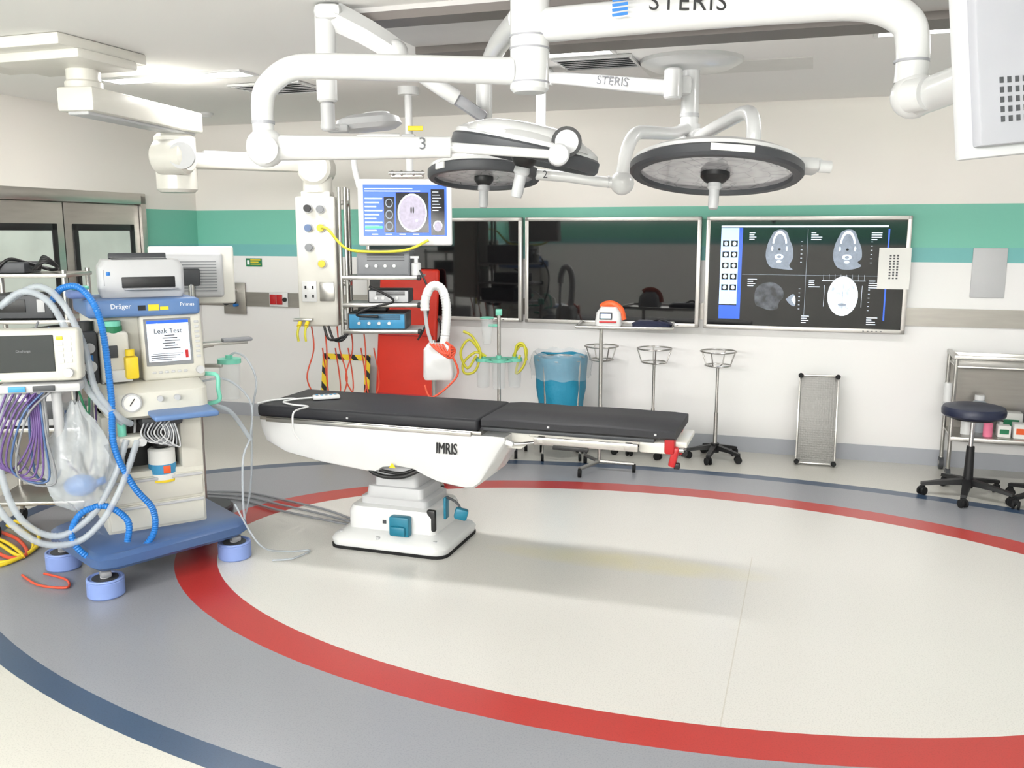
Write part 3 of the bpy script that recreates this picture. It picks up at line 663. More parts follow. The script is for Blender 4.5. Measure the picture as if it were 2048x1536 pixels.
b=MB(); b.box((-.08,0,.03),(.2,.22,.06),DGREY,.01); b.obj('housing',t2)
for k in range(4):
    b=MB(); b.tube([(.05,-.08+k*.03,.02),(.12,-.1,.06+.01*k),(.17,-.05,.03),(.10,.02+.01*k,.015),(.02,-.04,.05),(-.06,-.10,.075),(-.12,-.12,.02)],.009,BLACK); b.obj('cable',t2)
t2=thing('infusion_device','dark boxed device stacked on the cart shelf','medical device',(-2.68,5.02,1.232),R(5))
b=MB(); b.box((0,0,.07),(.34,.28,.13),DGREY,.01); b.obj('housing',t2)
b=MB(); b.box((-.05,-.142,.075),(.16,.006,.07),BLACK,.002); b.box((.11,-.142,.075),(.04,.006,.07),LGREY,.002); b.obj('front_panel',t2)
t2=thing('infusion_device','grey boxed device on the cart middle shelf','medical device',(-2.68,5.02,.632),R(5))
b=MB(); b.box((0,0,.1),(.36,.3,.18),LGREY,.01); b.obj('housing',t2); b=MB(); b.box((0,-.152,.1),(.26,.006,.10),DGREY,.002); b.obj('front_panel',t2)
for (m,off,nm) in ((YELLOW,0,'bright yellow'),(ORANGEC,.1,'orange'),(YELLOW,.18,'yellow'),(YELLOW,-.08,'yellow')):
    b=MB(); b.tube([(-3.3,4.9+off,.012),(-2.9,4.62+off,.012),(-2.65,4.45+off*.7,.012),(-2.58,4.62-off*.5,.016),(-2.75,4.9-off,.012),(-2.95,5.05-off,.012)],.010,m)
    b.obj('floor_cable',label=nm+' hose lying loose on the floor',cat='cable',group='hoses on the floor by the workstation')
b=MB(); b.tube([(-2.45,4.28,.01),(-2.3,4.15,.01),(-2.15,4.12,.01),(-2.2,4.22,.01),(-2.35,4.3,.01)],.006,ORANGEC); b.obj('floor_cable',label='thin orange cord curled on the floor',cat='cable',group='hoses on the floor by the workstation')
for k in range(3):
    b=MB(); b.tube([(-2.05,5.75-.05*k,.012),(-1.75,5.72-.08*k,.012),(-1.45,5.55-.10*k,.012),(-1.15,5.35-.09*k,.012),(-.95,5.16-.05*k,.012)],.007,MGREY)
    b.obj('power_cable',label='grey cable running along floor to the table base',cat='cable',group='cables running to the table base')
t=thing('suction_jar','clear suction jar with mint lid on a bracket','suction canister',(-1.58,4.98,.78),0)
b=MB(); b.cyl((0,0,0),(0,0,.2),.05,CLEAR,r2=.058); b.obj('jar',t)
b=MB(); b.cyl((0,0,.2),(0,0,.225),.064,MINT); b.cyl((0,0,.225),(0,0,.245),.02,MINT); b.obj('lid',t)
b=MB(); b.tube([(0,0,.24),(.05,-.02,.26),(.12,-.05,.22),(.16,-.05,.1),(.12,-.03,-.1),(.10,-.05,-.5),(.04,-.1,-.77)],.006,CLEARH); b.obj('suction_tube',t)
b=MB(); b.box((-.10,-.03,.19),(.14,.02,.02),STEEL,.003); b.obj('bracket',t)
t=thing('computer_monitor','grey-white computer monitor seen from its vented back','computer monitor',(-1.90,5.38,0),R(12))
b=MB(); b.box((0,0,1.45),(.48,.035,.34),WHITE2,.012,seg=3); b.box((0,-.03,1.45),(.36,.04,.26),LGREY,.02,seg=3); hs=b.obj('housing',t)
b=MB()
for i in range(11): b.box((.02,-.0515,1.36+i*.017),(.25,.004,.006),MGREY)
b.obj('vent_slots',hs)
b=MB(); b.box((0,.019,1.45),(.44,.003,.30),SCRBLK); b.obj('screen',hs)
b=MB(); b.cyl((0,-.05,.05),(0,-.05,1.42),.02,STEEL); b.box((0,-.045,1.44),(.1,.05,.1),DGREY,.01); b.obj('pole',t)
b=MB(); b.cyl((0,-.05,0),(0,-.05,.05),.17,DGREY,bev=.01); b.obj('base',t)
# ---------------------------------------------------------------- PENDANT
P=thing('ceiling_pendant','cream medical supply pendant on a jointed ceiling arm','ceiling pendant',(-2.27,4.95,CEIL))
def B(): return MB()
b=B(); b.M=Matrix.Translation((-2.34,4.90,0))@Matrix.Rotation(RW,4,'Z')
b.box((-.20,0,2.62),(.96,.62,.06),WHITE2,.015); b.box((.0,0,2.57),(.60,.42,.05),WHITE2,.015); b.obj('ceiling_mount',P,world=True)
b=B(); b.cyl((-2.27,4.97,2.56),(-2.27,4.97,2.42),.085,WHITE2); b.cyl((-2.27,4.97,2.49),(-2.27,4.97,2.38),.095,WHITE2,bev=.01); b.obj('mount_post',P,world=True)
p0=Vector((-2.27,4.85,2.385)); p1=Vector((-2.07,5.95,2.385)); dv=(p1-p0)
b=B(); b.M=Matrix.Translation((p0+p1)/2)@Matrix.Rotation(math.atan2(dv.y,dv.x),4,'Z'); b.box((0,0,0),(dv.length,.21,.125),WHITE2,.014); b.box((0,0,-.068),(dv.length*.96,.12,.02),LGREY,.005); b.obj('upper_arm',P,world=True)
j=Vector((-2.13,5.86,0))
b=B(); b.cyl(j+Vector((0,0,2.31)),j+Vector((0,0,1.95)),.125,WHITE2,bev=.02); b.cyl((-2.2,5.73,2.16),(-1.98,5.68,2.16),.105,WHITE2,bev=.02); b.cyl((-2.0,5.62,2.16),(-2.0,5.60,2.16),.08,LGREY); b.obj('joint_housing',P,world=True)
q0=Vector((-2.05,5.88,2.15)); q1=Vector((-1.30,6.30,2.15)); dv=q1-q0
b=B(); b.M=Matrix.Translation((q0+q1)/2)@Matrix.Rotation(math.atan2(dv.y,dv.x),4,'Z'); b.box((0,0,0),(dv.length,.10,.10),WHITE2,.02); b.box((0,0,.055),(dv.length*.8,.06,.02),LGREY,.004); b.obj('lower_arm',P,world=True)
b=B(); b.cyl((-1.33,6.17,2.13),(-1.33,6.40,2.13),.115,WHITE2,bev=.02); b.cyl((-1.33,6.29,2.10),(-1.33,6.29,1.97),.10,WHITE2); b.box((-1.33,6.29,1.955),(.20,.16,.04),WHITE2,.01); b.obj('end_joint',P,world=True)
b=B(); b.box((-1.33,6.30,1.50),(.27,.24,.88),WHITE2,.018,seg=3); SC=b.obj('service_column',P,world=True)
def outlet(x,z,m,r=.024):
    b=B(); b.cyl((x,6.18,z),(x,6.165,z),r+.008,LGREY,20); b.cyl((x,6.165,z),(x,6.14,z),r,m,20); b.obj('gas_outlet',SC,world=True)
for (x,z,m) in ((-1.375,1.86,BLACK),(-1.29,1.855,MGREY),(-1.375,1.73,BLUED),(-1.29,1.73,YELLOW),(-1.375,1.60,MGREY),(-1.29,1.49,YELLOW)): outlet(x,z,m)
b=B(); b.box((-1.385,6.175,1.30),(.10,.012,.14),WHITE,.004)
for i in range(2):
    for k in range(2): b.box((-1.41+.05*k,6.168,1.33-.06*i),(.012,.004,.02),INK)
b.obj('power_socket',SC,world=True)
b=B(); b.box((-1.265,6.175,1.30),(.10,.012,.13),STEEL,.004); b.obj('blank_plate',SC,world=True)
for x in(-1.45,-1.40):
    b=B(); b.cyl((x,6.16,1.10),(x,6.10,1.07),.014,YELLOW,14); b.tube([(x,6.10,1.07),(x-.005,6.08,1.02),(x,6.08,.97)],.008,YELLOWT); b.obj('hose_coupling',SC,world=True)
b=B(); b.box((-1.43,6.16,1.11),(.13,.05,.02),STEEL,.003); b.obj('coupling_bar',SC,world=True)
b=B(); b.tube([(-1.28,6.14,1.73),(-1.22,6.05,1.72),(-1.1,6.0,1.60),(-.95,5.98,1.575),(-.7,5.98,1.585),(-.55,6.0,1.65)],.009,YELLOWT); b.obj('gas_hose',P,world=True)
for k in range(5):
    x0=-1.40+k*.09; b=B(); b.tube([(x0,6.25,1.08),(x0+.02,6.22,.9),(x0-.03+.05*(k%3),6.2,.7),(x0+.03,6.22,.55),(x0+.10-.03*k,6.24,.48),(x0+.10,6.26,.62),(x0+.07,6.27,.9)],.005,ORANGEC); b.obj('hanging_cord',P,world=True)
for k in range(2):
    b=B(); b.tube([(-1.30+.03*k,6.2,1.07),(-1.25+.03*k,6.12,.98),(-1.15,6.08,1.0-.02*k),(-1.1,6.1,1.05)],.009,BLACK); b.obj('hanging_cord',P,world=True)
for (x,y_) in ((-1.165,6.18),(-1.125,6.18),(-1.145,6.42)):
    b=B(); b.cyl((x,y_,1.0),(x,y_,2.0),.013,STEEL,14); b.obj('shelf_post',P,world=True)
for z in(1.08,1.35,1.9):
    b=B(); b.box((-1.17,6.3,z),(.1,.08,.03),STEEL,.004); b.obj('post_bracket',P,world=True)
for z in(1.40,1.215,1.035):
    b=B(); b.box((-.88,6.27,z),(.53,.36,.016),LGREY,.004); b.box((-.88,6.085,z),(.53,.016,.028),STEEL,.003); b.box((-.625,6.085,z),(.03,.03,.036),BLACK,.008); b.obj('shelf',P,world=True)
b=B(); b.tube([(-.96,6.08,1.34),(-.85,6.05,1.29),(-.8,6.06,1.24),(-.95,6.06,1.2),(-1.05,6.07,1.15),(-.9,6.04,1.14)],.008,BLACK); b.obj('hanging_cord',P,world=True)
b=B(); b.tube([(-.62,6.1,1.45),(-.56,6.06,1.3),(-.58,6.06,1.1),(-.64,6.08,.98)],.007,BLACK); b.obj('hanging_cord',P,world=True)
def device(name,label,loc,dim,m,front,rz=0):
    t=thing(name,label,'medical device',loc,rz)
    b=MB(); b.box((0,0,dim[2]/2+.001),dim,m,.008); b.obj('housing',t)
    b=MB(); b.box((0,-dim[1]/2-.003,dim[2]/2),(dim[0]*.94,.008,dim[2]*.86),front,.003)
    fp=b.obj('front_panel',t)
    for i in range(4):
        b=MB(); b.cyl((-dim[0]*.3+i*dim[0]*.17,-dim[1]/2-.006,dim[2]*.4),(-dim[0]*.3+i*dim[0]*.17,-dim[1]/2-.02,dim[2]*.4),.011,WHITE,14); b.obj('socket',fp)
    b=MB()
    for i in range(5): b.box((dim[0]*.05,-dim[1]/2-.008,dim[2]*(.62+.06*i)),(dim[0]*.7,.002,.003),BLACK)
    b.obj('vent_slots',fp)
    return t
device('electrosurgical_unit','grey boxed electrosurgical unit on the top shelf',(-.87,6.27,1.409),(.36,.28,.17),MGREY,MGREY)
device('light_source','dark equipment box on the middle shelf',(-.84,6.27,1.224),(.28,.26,.09),DGREY,LGREY)
device('warming_unit','equipment box with bright blue front on the lowest shelf',(-.92,6.27,1.044),(.40,.30,.115),DGREY,CYAN)
t=thing('equipment_case','small black case sitting on the blue fronted unit','case',(-.96,6.25,1.161))
b=MB(); b.box((0,0,.02),(.2,.16,.035),BLACK,.012); b.obj('case',t)
b=MB(); b.tube([(-.05,0,.035),(0,-.02,.05),(.06,0,.035)],.006,BLACK); b.obj('handle',t)
t=thing('bottle','white spray bottle at the shelf end','bottle',(-.65,6.15,1.409))
b=MB(); b.cyl((0,0,0),(0,0,.09),.033,WHITE,bev=.008); b.obj('bottle_body',t); b=MB(); b.cyl((0,0,.09),(0,0,.12),.014,WHITE); b.box((-.01,0,.125),(.06,.02,.018),WHITE,.004); b.obj('spray_head',t)
N=thing('ceiling_display','white-framed display with brain scan on ceiling post','display',(-.69,6.22,CEIL))
b=B(); b.cyl((-.69,6.22,CEIL),(-.69,6.22,2.60),.07,WHITE); b.cyl((-.69,6.22,2.6),(-.69,6.22,2.10),.026,WHITE); b.box((-.69,6.2,2.30),(.09,.08,.09),LGREY,.01); b.box((-.64,6.16,2.38),(.1,.02,.03),YELLOW,.002); b.obj('ceiling_post',N,world=True)
b=B(); b.box((-.70,6.17,2.075),(.22,.05,.035),STEEL,.006); b.cyl((-.82,6.13,2.09),(-.58,6.13,2.09),.011,CHROME,12)
for x in(-.80,-.74,-.66,-.60): b.cyl((x,6.13,2.09),(x+.012,6.13,2.09),.018,CHROME,14)
b.obj('top_bracket',N,world=True)
nm=Matrix.Translation((-.71,6.10,1.83))@Matrix.Rotation(R(4),4,'Z')@Matrix.Rotation(R(-3),4,'X')
b=B(); b.M=nm; b.box((0,0,0),(.62,.06,.435),WHITE,.014,seg=3); bz=b.obj('bezel',N,world=True)
b=B(); b.M=nm
b.rect(-.275,.275,-.155,.18,-.031,GLOWB)
b.rect(-.06,.155,-.135,.13,-.032,GLOWK); b.rect(-.14,-.07,-.13,.10,-.032,GLOWK); b.rect(.17,.26,-.15,.15,-.032,GLOWK)
b.ell(.047,-.003,.096,.124,-.033,SCANP); b.ell(.047,-.003,.096,.124,-.034,SCANB,.92)
b.ell(.040,.014,.005,.022,-.035,GLOWK); b.ell(.054,.014,.005,.022,-.035,GLOWK); b.ell(.075,-.055,.008,.008,-.035,SCANB)
b.ell(.215,-.09,.03,.035,-.033,SCANP); b.ell(.215,-.09,.03,.035,-.034,SCANB,.8,a0=0,a1=220)
for i in range(3): b.ell(-.105,.06-i*.075,.025,.03,-.033,SCAN,.75)
for i in range(9): b.rect(-.265,-.15-.02*(i%3),.085-i*.026,.093-i*.026,-.032,GLOWT)
for i in range(2): b.rect(-.265,.1-.05*i,.135+i*.015,.141+i*.015,-.032,GLOWT)
b.rect(-.265,-.15,-.105,-.09,-.033,GLOWG)
for i in range(7): b.rect(.18,.22+.01*(i%3),.13-i*.02,.134-i*.02,-.033,GLOWT)
for i in range(4): b.rect(-.22+.09*i,-.18+.09*i,-.148,-.141,-.033,GLOWT)
b.obj('screen_image',bz,world=True,flat=True)
text(bz,'Medtronic',(-.71,6.066,1.628),.030,INK,rot=(87,0,4),world=True)
b=B(); b.tube([(-1.02,6.15,2.0),(-1.05,6.15,2.15),(-1.04,6.16,2.3),(-.95,6.18,2.33),(-.75,6.2,2.33)],.02,WHITE); b.obj('support_arm',N,world=True)
# ---------------------------------------------------------------- SURGICAL LIGHTS
def lamphead(par,c,r,tx,ty):
    M=Matrix.Translation(c)@Matrix.Rotation(R(ty),4,'Y')@Matrix.Rotation(R(tx),4,'X')
    b=B(); b.M=M; b.lathe([(r*.97,.012),(r*.96,.035),(r*.85,.055),(r*.55,.085),(r*.3,.10),(0,.103)],WHITE,seg=48); H=b.obj('lamp_housing',par,world=True)
    b=B(); b.M=M; b.lathe([(r*.88,-.03),(r*.97,-.03),(r*1.0,-.018),(r*1.0,.012),(r*.97,.02),(r*.86,.02),(r*.88,-.03)],DGREY,seg=48); b.obj('rim',H,world=True)
    b=B(); b.lathe([(0,-.012),(r*.885,-.012)],LENS,seg=48); o=b.obj('lens',H); M2=M.copy(); M2.translation=M.translation-origin(H); o.matrix_local=M2
    b=B(); b.M=M; b.lathe([(r*.17,-.012),(r*.17,-.03),(r*.12,-.05),(r*.06,-.06),(0,-.06)],BLACK,seg=28); b.obj('lens_hub',H,world=True)
    b=B(); b.M=M; b.lathe([(.028,-.055),(.03,-.075),(.022,-.085),(.022,-.15),(.018,-.165),(0,-.167)],LGREY,seg=20); b.obj('handle',H,world=True)
    return M,H
LA=thing('surgical_light','large round surgical light with grey rim on jointed arm','surgical light',(1.0,5.25,CEIL))
b=B(); b.lathe([(0,0),(.285,0),(.28,-.02),(.22,-.05),(.08,-.06),(0,-.06)],WHITE,Matrix.Translation((1.0,5.25,CEIL)),48); b.obj('ceiling_canopy',LA,world=True)
b=B(); b.cyl((1.0,5.25,2.62),(1.0,5.25,2.16),.05,WHITE); b.cyl((1.0,5.25,2.36),(1.0,5.25,2.34),.054,LGREY); b.cyl((1.0,5.25,2.24),(1.0,5.25,2.16),.06,WHITE,bev=.01); b.obj('post',LA,world=True)
b=B(); b.tube([(1.0,5.2,2.2),(1.01,4.9,2.21),(1.03,4.4,2.225),(1.035,4.15,2.225),(1.035,4.03,2.20),(1.035,3.98,2.14),(1.035,3.98,2.06)],.032,WHITE,seg=16); b.cyl((1.0,5.1,2.205),(1.008,4.98,2.208),.044,WHITE); b.obj('lamp_arm',LA,world=True)
M,H=lamphead(LA,(.86,3.9,1.96),.36,-10,4)
b=B(); b.M=M; b.box((.14,.02,.085),(.18,.2,.06),WHITE,.02); b.box((.37,-.05,.03),(.10,.12,.05),WHITE,.015); b.cyl((.40,-.1,.02),(.45,-.1,.02),.025,WHITE); b.obj('yoke_mount',H,world=True)
b=B(); b.M=M; b.box((-.02,-.3605,-.004),(.17,.003,.026),PAPER); b.obj('tag',H,world=True)
b=B(); b.cyl((.88,5.12,2.58),(.88,5.12,2.42),.05,WHITE,bev=.01); b.box((.93,5.19,2.5),(.12,.1,.1),WHITE,.02); b.tube([(.86,5.14,2.48),(.6,5.27,2.525),(.35,5.4,2.57),(.22,5.48,2.59)],[.045,.032],WHITE,seg=16); b.cyl((.2,5.5,2.64),(.2,5.5,2.55),.045,WHITE,bev=.008); b.cyl((.17,5.5,2.57),(.17,5.5,2.27),.03,WHITE); ea=b.obj('extension_arm',LA,world=True)
text(ea,'STERIS',(.56,5.235,2.532),.066,INKG,rot=(90,8,-26),world=True,ext=.002)
LB=thing('surgical_light','smaller round surgical light on a jointed numbered arm','surgical light',(.95,5.15,2.28))
b=B(); b.cyl((1.0,5.25,2.30),(1.0,5.25,2.24),.062,WHITE); b.tube([(.97,5.2,2.27),(.85,4.95,2.22),(.68,4.62,2.19),(.60,4.5,2.17),(.555,4.45,2.10),(.535,4.43,2.0),(.53,4.43,1.95)],.033,WHITE,seg=16); b.obj('upper_arm',LB,world=True)
b=B(); b.sph((.53,4.43,1.935),.058,WHITE); b.obj('ball_joint',LB,world=True)
b=B(); b.tube([(.50,4.43,1.935),(.40,4.44,1.945),(.28,4.48,1.965),(.12,4.52,1.98)],.026,WHITE,seg=16); b.cyl((.46,4.435,1.94),(.47,4.435,1.94),.029,LGREY); la=b.obj('lower_arm',LB,world=True)
text(la,'2',(.16,4.46,1.975),.05,INKG,world=True,ext=.002)
M,H=lamphead(LB,(-.14,4.6,1.985),.28,-8,1)
b=B(); b.M=M; b.box((-.2,-.19,.0),(.06,.02,.03),PAPER,.002,rot=(0,0,R(-45))); b.obj('tag',H,world=True)
LC=thing('surgical_light','tilted surgical light on long looping white arms','surgical light',(.06,3.2,CEIL))
b=B(); b.cyl((.06,3.2,CEIL),(.06,3.2,2.17),.066,WHITE,32,bev=.012)
for z in(2.20,2.31,2.35,2.47): b.cyl((.06,3.2,z),(.06,3.2,z+.006),.068,SGREY,32)
b.obj('hub_post',LC,world=True)
b=B(); b.tube([(.0,3.19,2.24),(-.3,3.13,2.238),(-.6,3.08,2.236),(-.72,3.06,2.225),(-.795,3.05,2.17),(-.815,3.05,2.11),(-.815,3.05,2.02)],[.045,.034],WHITE,seg=18,k=8); b.cyl((-.815,3.05,2.06),(-.815,3.05,2.05),.037,SGREY); b.obj('upper_arm',LC,world=True)
b=B(); b.sph((-.81,3.05,1.975),.064,WHITE); b.cyl((-.80,3.0,1.965),(-.80,2.985,1.965),.045,WHITE,bev=.005); b.obj('ball_joint',LC,world=True)
b=B(); b.tube([(-.80,3.05,1.975),(-.5,3.06,1.975),(-.24,3.07,1.978)],[.042,.034],WHITE,seg=16,k=4); b.cyl((-.26,3.07,1.978),(-.20,3.07,1.978),.034,WHITE,bev=.004); b.tube([(-.22,3.07,1.978),(0,3.08,1.965),(.16,3.09,1.955)],[.018,.014],WHITE,seg=12); b.cyl((.155,3.055,1.955),(.155,3.12,1.955),.036,LGREY,bev=.006); la=b.obj('lower_arm',LC,world=True)
text(la,'3',(-.292,3.03,1.985),.055,INKG,world=True,ext=.002)
M,H=lamphead(LC,(.05,3.40,1.99),.275,2,12)
b=B(); b.M=M
b.loft([[(x*1.0,y_,z) for x,y_ in rr(hx,hy,r_,5,cx,-.04)] for (z,hx,hy,r_,cx) in ((.03,.22,.20,.10,0),(.06,.20,.18,.10,0.0),(.082,.16,.15,.09,.01),(.095,.10,.10,.07,.02))],WHITE)
b.cyl((.13,-.2,.05),(.13,-.245,.05),.052,BLACK); b.cyl((.13,-.245,.05),(.13,-.25,.05),.04,LGREY); b.box((-.13,-.243,.035),(.10,.003,.02),PAPER,.001); b.obj('yoke_cover',H,world=True)
b=B(); b.tube([(.06,3.2,2.385),(.4,3.13,2.40),(.9,3.04,2.415),(1.12,3.0,2.41),(1.24,2.99,2.36),(1.27,2.99,2.28),(1.27,2.99,2.17)],[.056,.05],WHITE,seg=20,k=8); b.cyl((1.27,2.99,2.24),(1.27,2.99,2.232),.054,SGREY); ba=b.obj('boom_arm',LC,world=True)
text(ba,'STERIS',(.56,3.03,2.424),.080,INK,rot=(90,1,-3),world=True,spacing=1.1)
for i in range(5):
    b=B(); b.box((.345,3.035,2.388+i*.015),(.05,.004,.009),BHOSE,rot=(0,R(-8),0)); b.obj('logo_bar',ba,world=True)
MN=thing('ceiling_display','light grey ceiling-hung monitor seen from its back','display',(1.29,2.97,2.13))
b=B(); b.sph((1.28,2.98,2.13),.072,WHITE); b.cyl((1.24,2.92,2.12),(1.27,2.86,2.12),.05,WHITE); b.obj('ball_joint',MN,world=True)
b=B(); b.tube([(1.29,2.95,2.12),(1.30,2.7,2.13),(1.30,2.4,2.16),(1.28,2.14,2.17)],[.055,.045],WHITE,seg=18); b.obj('support_arm',MN,world=True)
mm=Matrix.Translation((1.245,2.05,2.095))@Matrix.Rotation(R(16),4,'Z')@Matrix.Rotation(R(-6),4,'Y')@Matrix.Rotation(R(-3),4,'X')
b=B(); b.M=mm; b.box((.0,.03,0),(.62,.035,.42),LGREY,.006,seg=2); b.box((.005,.004,.005),(.595,.03,.385),SGREY,.006,seg=2); hs=b.obj('housing',MN,world=True)
b=B(); b.M=mm
for i in range(5):
    for k_ in range(12): b.box((-.235+k_*.02,-.0115,-.135+i*.020),(.009,.003,.012),DGREY)
b.obj('vent_slots',hs,world=True)
b=B(); b.M=mm; b.box((0,.049,0),(.56,.004,.36),SCRBLK); b.obj('screen',hs,world=True)
CB=thing('ceiling_boom','white ceiling boom with vertical cylinder and diagonal arm','ceiling boom',(-.79,4.0,CEIL))
b=B(); b.cyl((-.79,4.0,2.64),(-.79,4.0,2.25),.043,WHITE,bev=.008); b.cyl((-.79,4.0,2.25),(-.79,4.0,2.13),.030,LGREY,bev=.008); b.box((-.77,4.0,2.61),(.12,.12,.07),WHITE,.03); b.obj('vertical_column',CB,world=True)
b=B(); b.tube([(-.75,4.0,2.60),(-.62,4.02,2.54),(-.5,4.04,2.47)],[.06,.05],WHITE,seg=4,k=2); b.sph((-.5,4.04,2.46),.055,WHITE); b.tube([(-.5,4.04,2.45),(-.34,4.07,2.34),(-.24,4.09,2.28)],.034,WHITE,seg=14,k=3); b.box((-.2,4.11,2.25),(.2,.07,.05),SGREY,.015,rot=(0,R(33),0)); b.obj('diagonal_arm',CB,world=True)
b=B(); b.cyl((-.125,4.2,2.44),(-.125,4.2,2.17),.036,WHITE,bev=.008); b.tube([(-.125,4.2,2.18),(-.13,4.35,2.13),(-.14,4.55,2.07)],.03,WHITE); b.tube([(.03,3.24,2.42),(-.05,3.7,2.43),(-.11,4.15,2.42)],[.045,.035],WHITE,seg=14); b.obj('drop_post',CB,world=True)
b=B(); b.M=Matrix.Translation((-.70,4.55,2.215))@Matrix.Rotation(R(-5),4,'Y'); b.rloft([(-.02,.13,.10,.08),(0,.16,.12,.09),(.03,.15,.11,.09),(.05,.10,.07,.06)],LGREY); b.ring((.04,0,.05),.06,.008,WHITE); b.obj('camera_head',CB,world=True)
b=B(); b.tube([(-.79,4.0,2.17),(-.85,4.2,2.17),(-.85,4.4,2.19),(-.76,4.5,2.21)],.015,WHITE); b.box((-.83,4.45,2.19),(.10,.05,.04),LGREY,.01); b.obj('camera_arm',CB,world=True)
# ---------------------------------------------------------------- items along the wall
t=thing('transfer_board','tall red vinyl transfer mat leaning against the wall','transfer board',(-.92,7.45,0),RW)
b=MB(); b.M=Matrix.Rotation(R(-8),4,'X'); b.box((0,0,.70),(.54,.05,1.42),REDM,.024,seg=3); b.obj('mat',t)
for z in(.35,.85):
    b=MB(); b.M=Matrix.Rotation(R(-8),4,'X'); b.box((0,-.027,z),(.5,.004,.012),REDP,.001); b.obj('strap',t)
b=MB(); b.M=Matrix.Rotation(R(-8),4,'X'); b.tube([(.272,0,1.0),(.30,0,.95),(.30,0,.85),(.272,0,.8)],.01,BLACK); b.obj('handle',t)
t=thing('hazard_board','white board edged with yellow and black hazard tape','board',(-1.48,7.76,0),RW)
b=MB(); b.M=Matrix.Rotation(R(-8),4,'X'); b.box((0,0,.33),(.46,.012,.64),WHITE2,.003); b.obj('panel',t)
for c,d in (((0,-.008,.625),(.47,.006,.05)),((-.21,-.008,.33),(.05,.006,.6)),((.21,-.008,.33),(.05,.006,.6))):
    b=MB(); b.M=Matrix.Rotation(R(-8),4,'X'); b.box(c,d,HAZ); b.obj('hazard_tape',t)
t=thing('patient_warmer','white warming blower with arched white air hose','warming unit',(-.48,5.85,0),0)
b=MB(); b.cyl((-.04,.06,.04),(-.04,.06,1.0),.014,STEEL)
for k in range(5):
    a=R(72*k); b.tube([(-.04,.06,.08),(-.04+.2*math.cos(a),.06+.2*math.sin(a),.06)],.014,STEEL,k=1)
b.obj('pole',t)
for k in range(5):
    a=R(72*k); b=MB(); x=-.04+.2*math.cos(a); y=.06+.2*math.sin(a); b.cyl((x-.012,y,.03),(x+.012,y,.03),.03,RUBBER,16); b.obj('caster',t)
b=MB(); b.rloft([(.75,.09,.06,.02),(.77,.10,.07,.03),(.95,.095,.07,.03),(.985,.07,.05,.03)],WHITE); b.obj('housing',t)
b=MB(); b.tube([(-.085,-.01,1.20),(-.082,-.01,1.27),(-.05,-.01,1.345),(-.005,-.01,1.36),(.035,-.01,1.32),(.055,-.01,1.22),(.05,-.01,1.10),(.035,-.01,.97)],.031,WHITE,seg=16,corr=.010,amp=.9); b.tube([(-.085,-.01,1.21),(-.075,.02,1.08),(-.05,.05,.98)],.012,LGREY); b.obj('air_hose',t)
for k in range(5):
    b=MB(); b.tube([(-.05+.02*k,-.07,.99),(.0+.02*k,-.10,.95-.01*k),(.08,-.09,.90+.02*k),(.11,-.05,.95),(.05,-.05,1.0)],.007,ORANGEC); b.obj('orange_cord',t)
b=MB(); b.tube([(.09,-.08,.92),(.13,-.07,.80),(.05,-.08,.70),(-.05,-.08,.64),(-.09,-.07,.72)],.007,ORANGEC); b.obj('orange_cord',t)
t=thing('suction_stand','pole stand with clear mint-lidded canisters and yellow tubing','suction stand',(-.10,6.85,0),0)
b=MB(); b.cyl((0,0,.05),(0,0,1.12),.014,STEEL); b.box((0,0,1.1),(.05,.03,.05),MINT,.006)
b.obj('pole',t)
b=MB()
for k in range(5):
    a=R(72*k+18); b.tube([(0,0,.09),(.22*math.cos(a),.22*math.sin(a),.065)],.016,DGREY,k=1)
b.obj('base',t)
for k in range(5):
    a=R(72*k+18); b=MB(); x=.22*math.cos(a); y=.22*math.sin(a); b.cyl((x-.012,y,.03),(x+.012,y,.03),.03,RUBBER,16); b.obj('caster',t)
for (x,y) in((-.12,-.03),(.0,-.09),(.12,-.03)):
    b=MB(); b.cyl((x,y,.53),(x,y,.73),.045,CLEAR,r2=.055); cn=b.obj('canister',t)
    b=MB(); b.cyl((x,y,.73),(x,y,.755),.06,MINT); b.cyl((x,y,.755),(x,y,.78),.02,MINT); b.obj('lid',cn)
b=MB(); b.ring((0,0,.735),.13,.008,MINT); b.obj('holder_ring',t)
b=MB(); b.cyl((-.09,-.02,.86),(-.09,-.02,1.06),.03,CLEAR,r2=.05); b.ring((-.09,-.02,1.06),.05,.005,MINT); b.box((-.04,0,1.0),(.08,.01,.02),MINT,.003); b.obj('catheter_holder',t)
for pts in ([(-.1,-.04,.77),(-.18,-.06,.80),(-.27,-.06,.72),(-.26,-.06,.64),(-.18,-.06,.66),(-.14,-.07,.80),(-.2,-.06,.92),(-.27,-.05,.96)],[(-.12,-.05,.77),(-.22,-.08,.9),(-.29,-.07,.8),(-.24,-.07,.68),(-.17,-.08,.78)],[(.11,-.04,.77),(.16,-.06,.85),(.21,-.06,.82),(.19,-.06,.7),(.13,-.06,.64),(.16,-.07,.78)],[(.12,-.05,.77),(.14,-.08,.86),(.19,-.08,.86),(.21,-.07,.74)]):
    b=MB(); b.tube(pts,.010,YELLOWT); b.obj('suction_tube',t)
t=thing('waste_bin','blue waste bag in steel frame with clear liner over rim','waste bin',(.37,6.74,0),0)
b=MB(); b.ring((0,0,.76),.19,.009,STEEL)
for k in range(4):
    a=R(45+90*k); b.tube([(.19*math.cos(a),.19*math.sin(a),.76),(.17*math.cos(a),.17*math.sin(a),.4),(.2*math.cos(a),.2*math.sin(a),.06)],.009,STEEL,k=2)
b.ring((0,0,.14),.185,.008,STEEL); b.obj('frame',t)
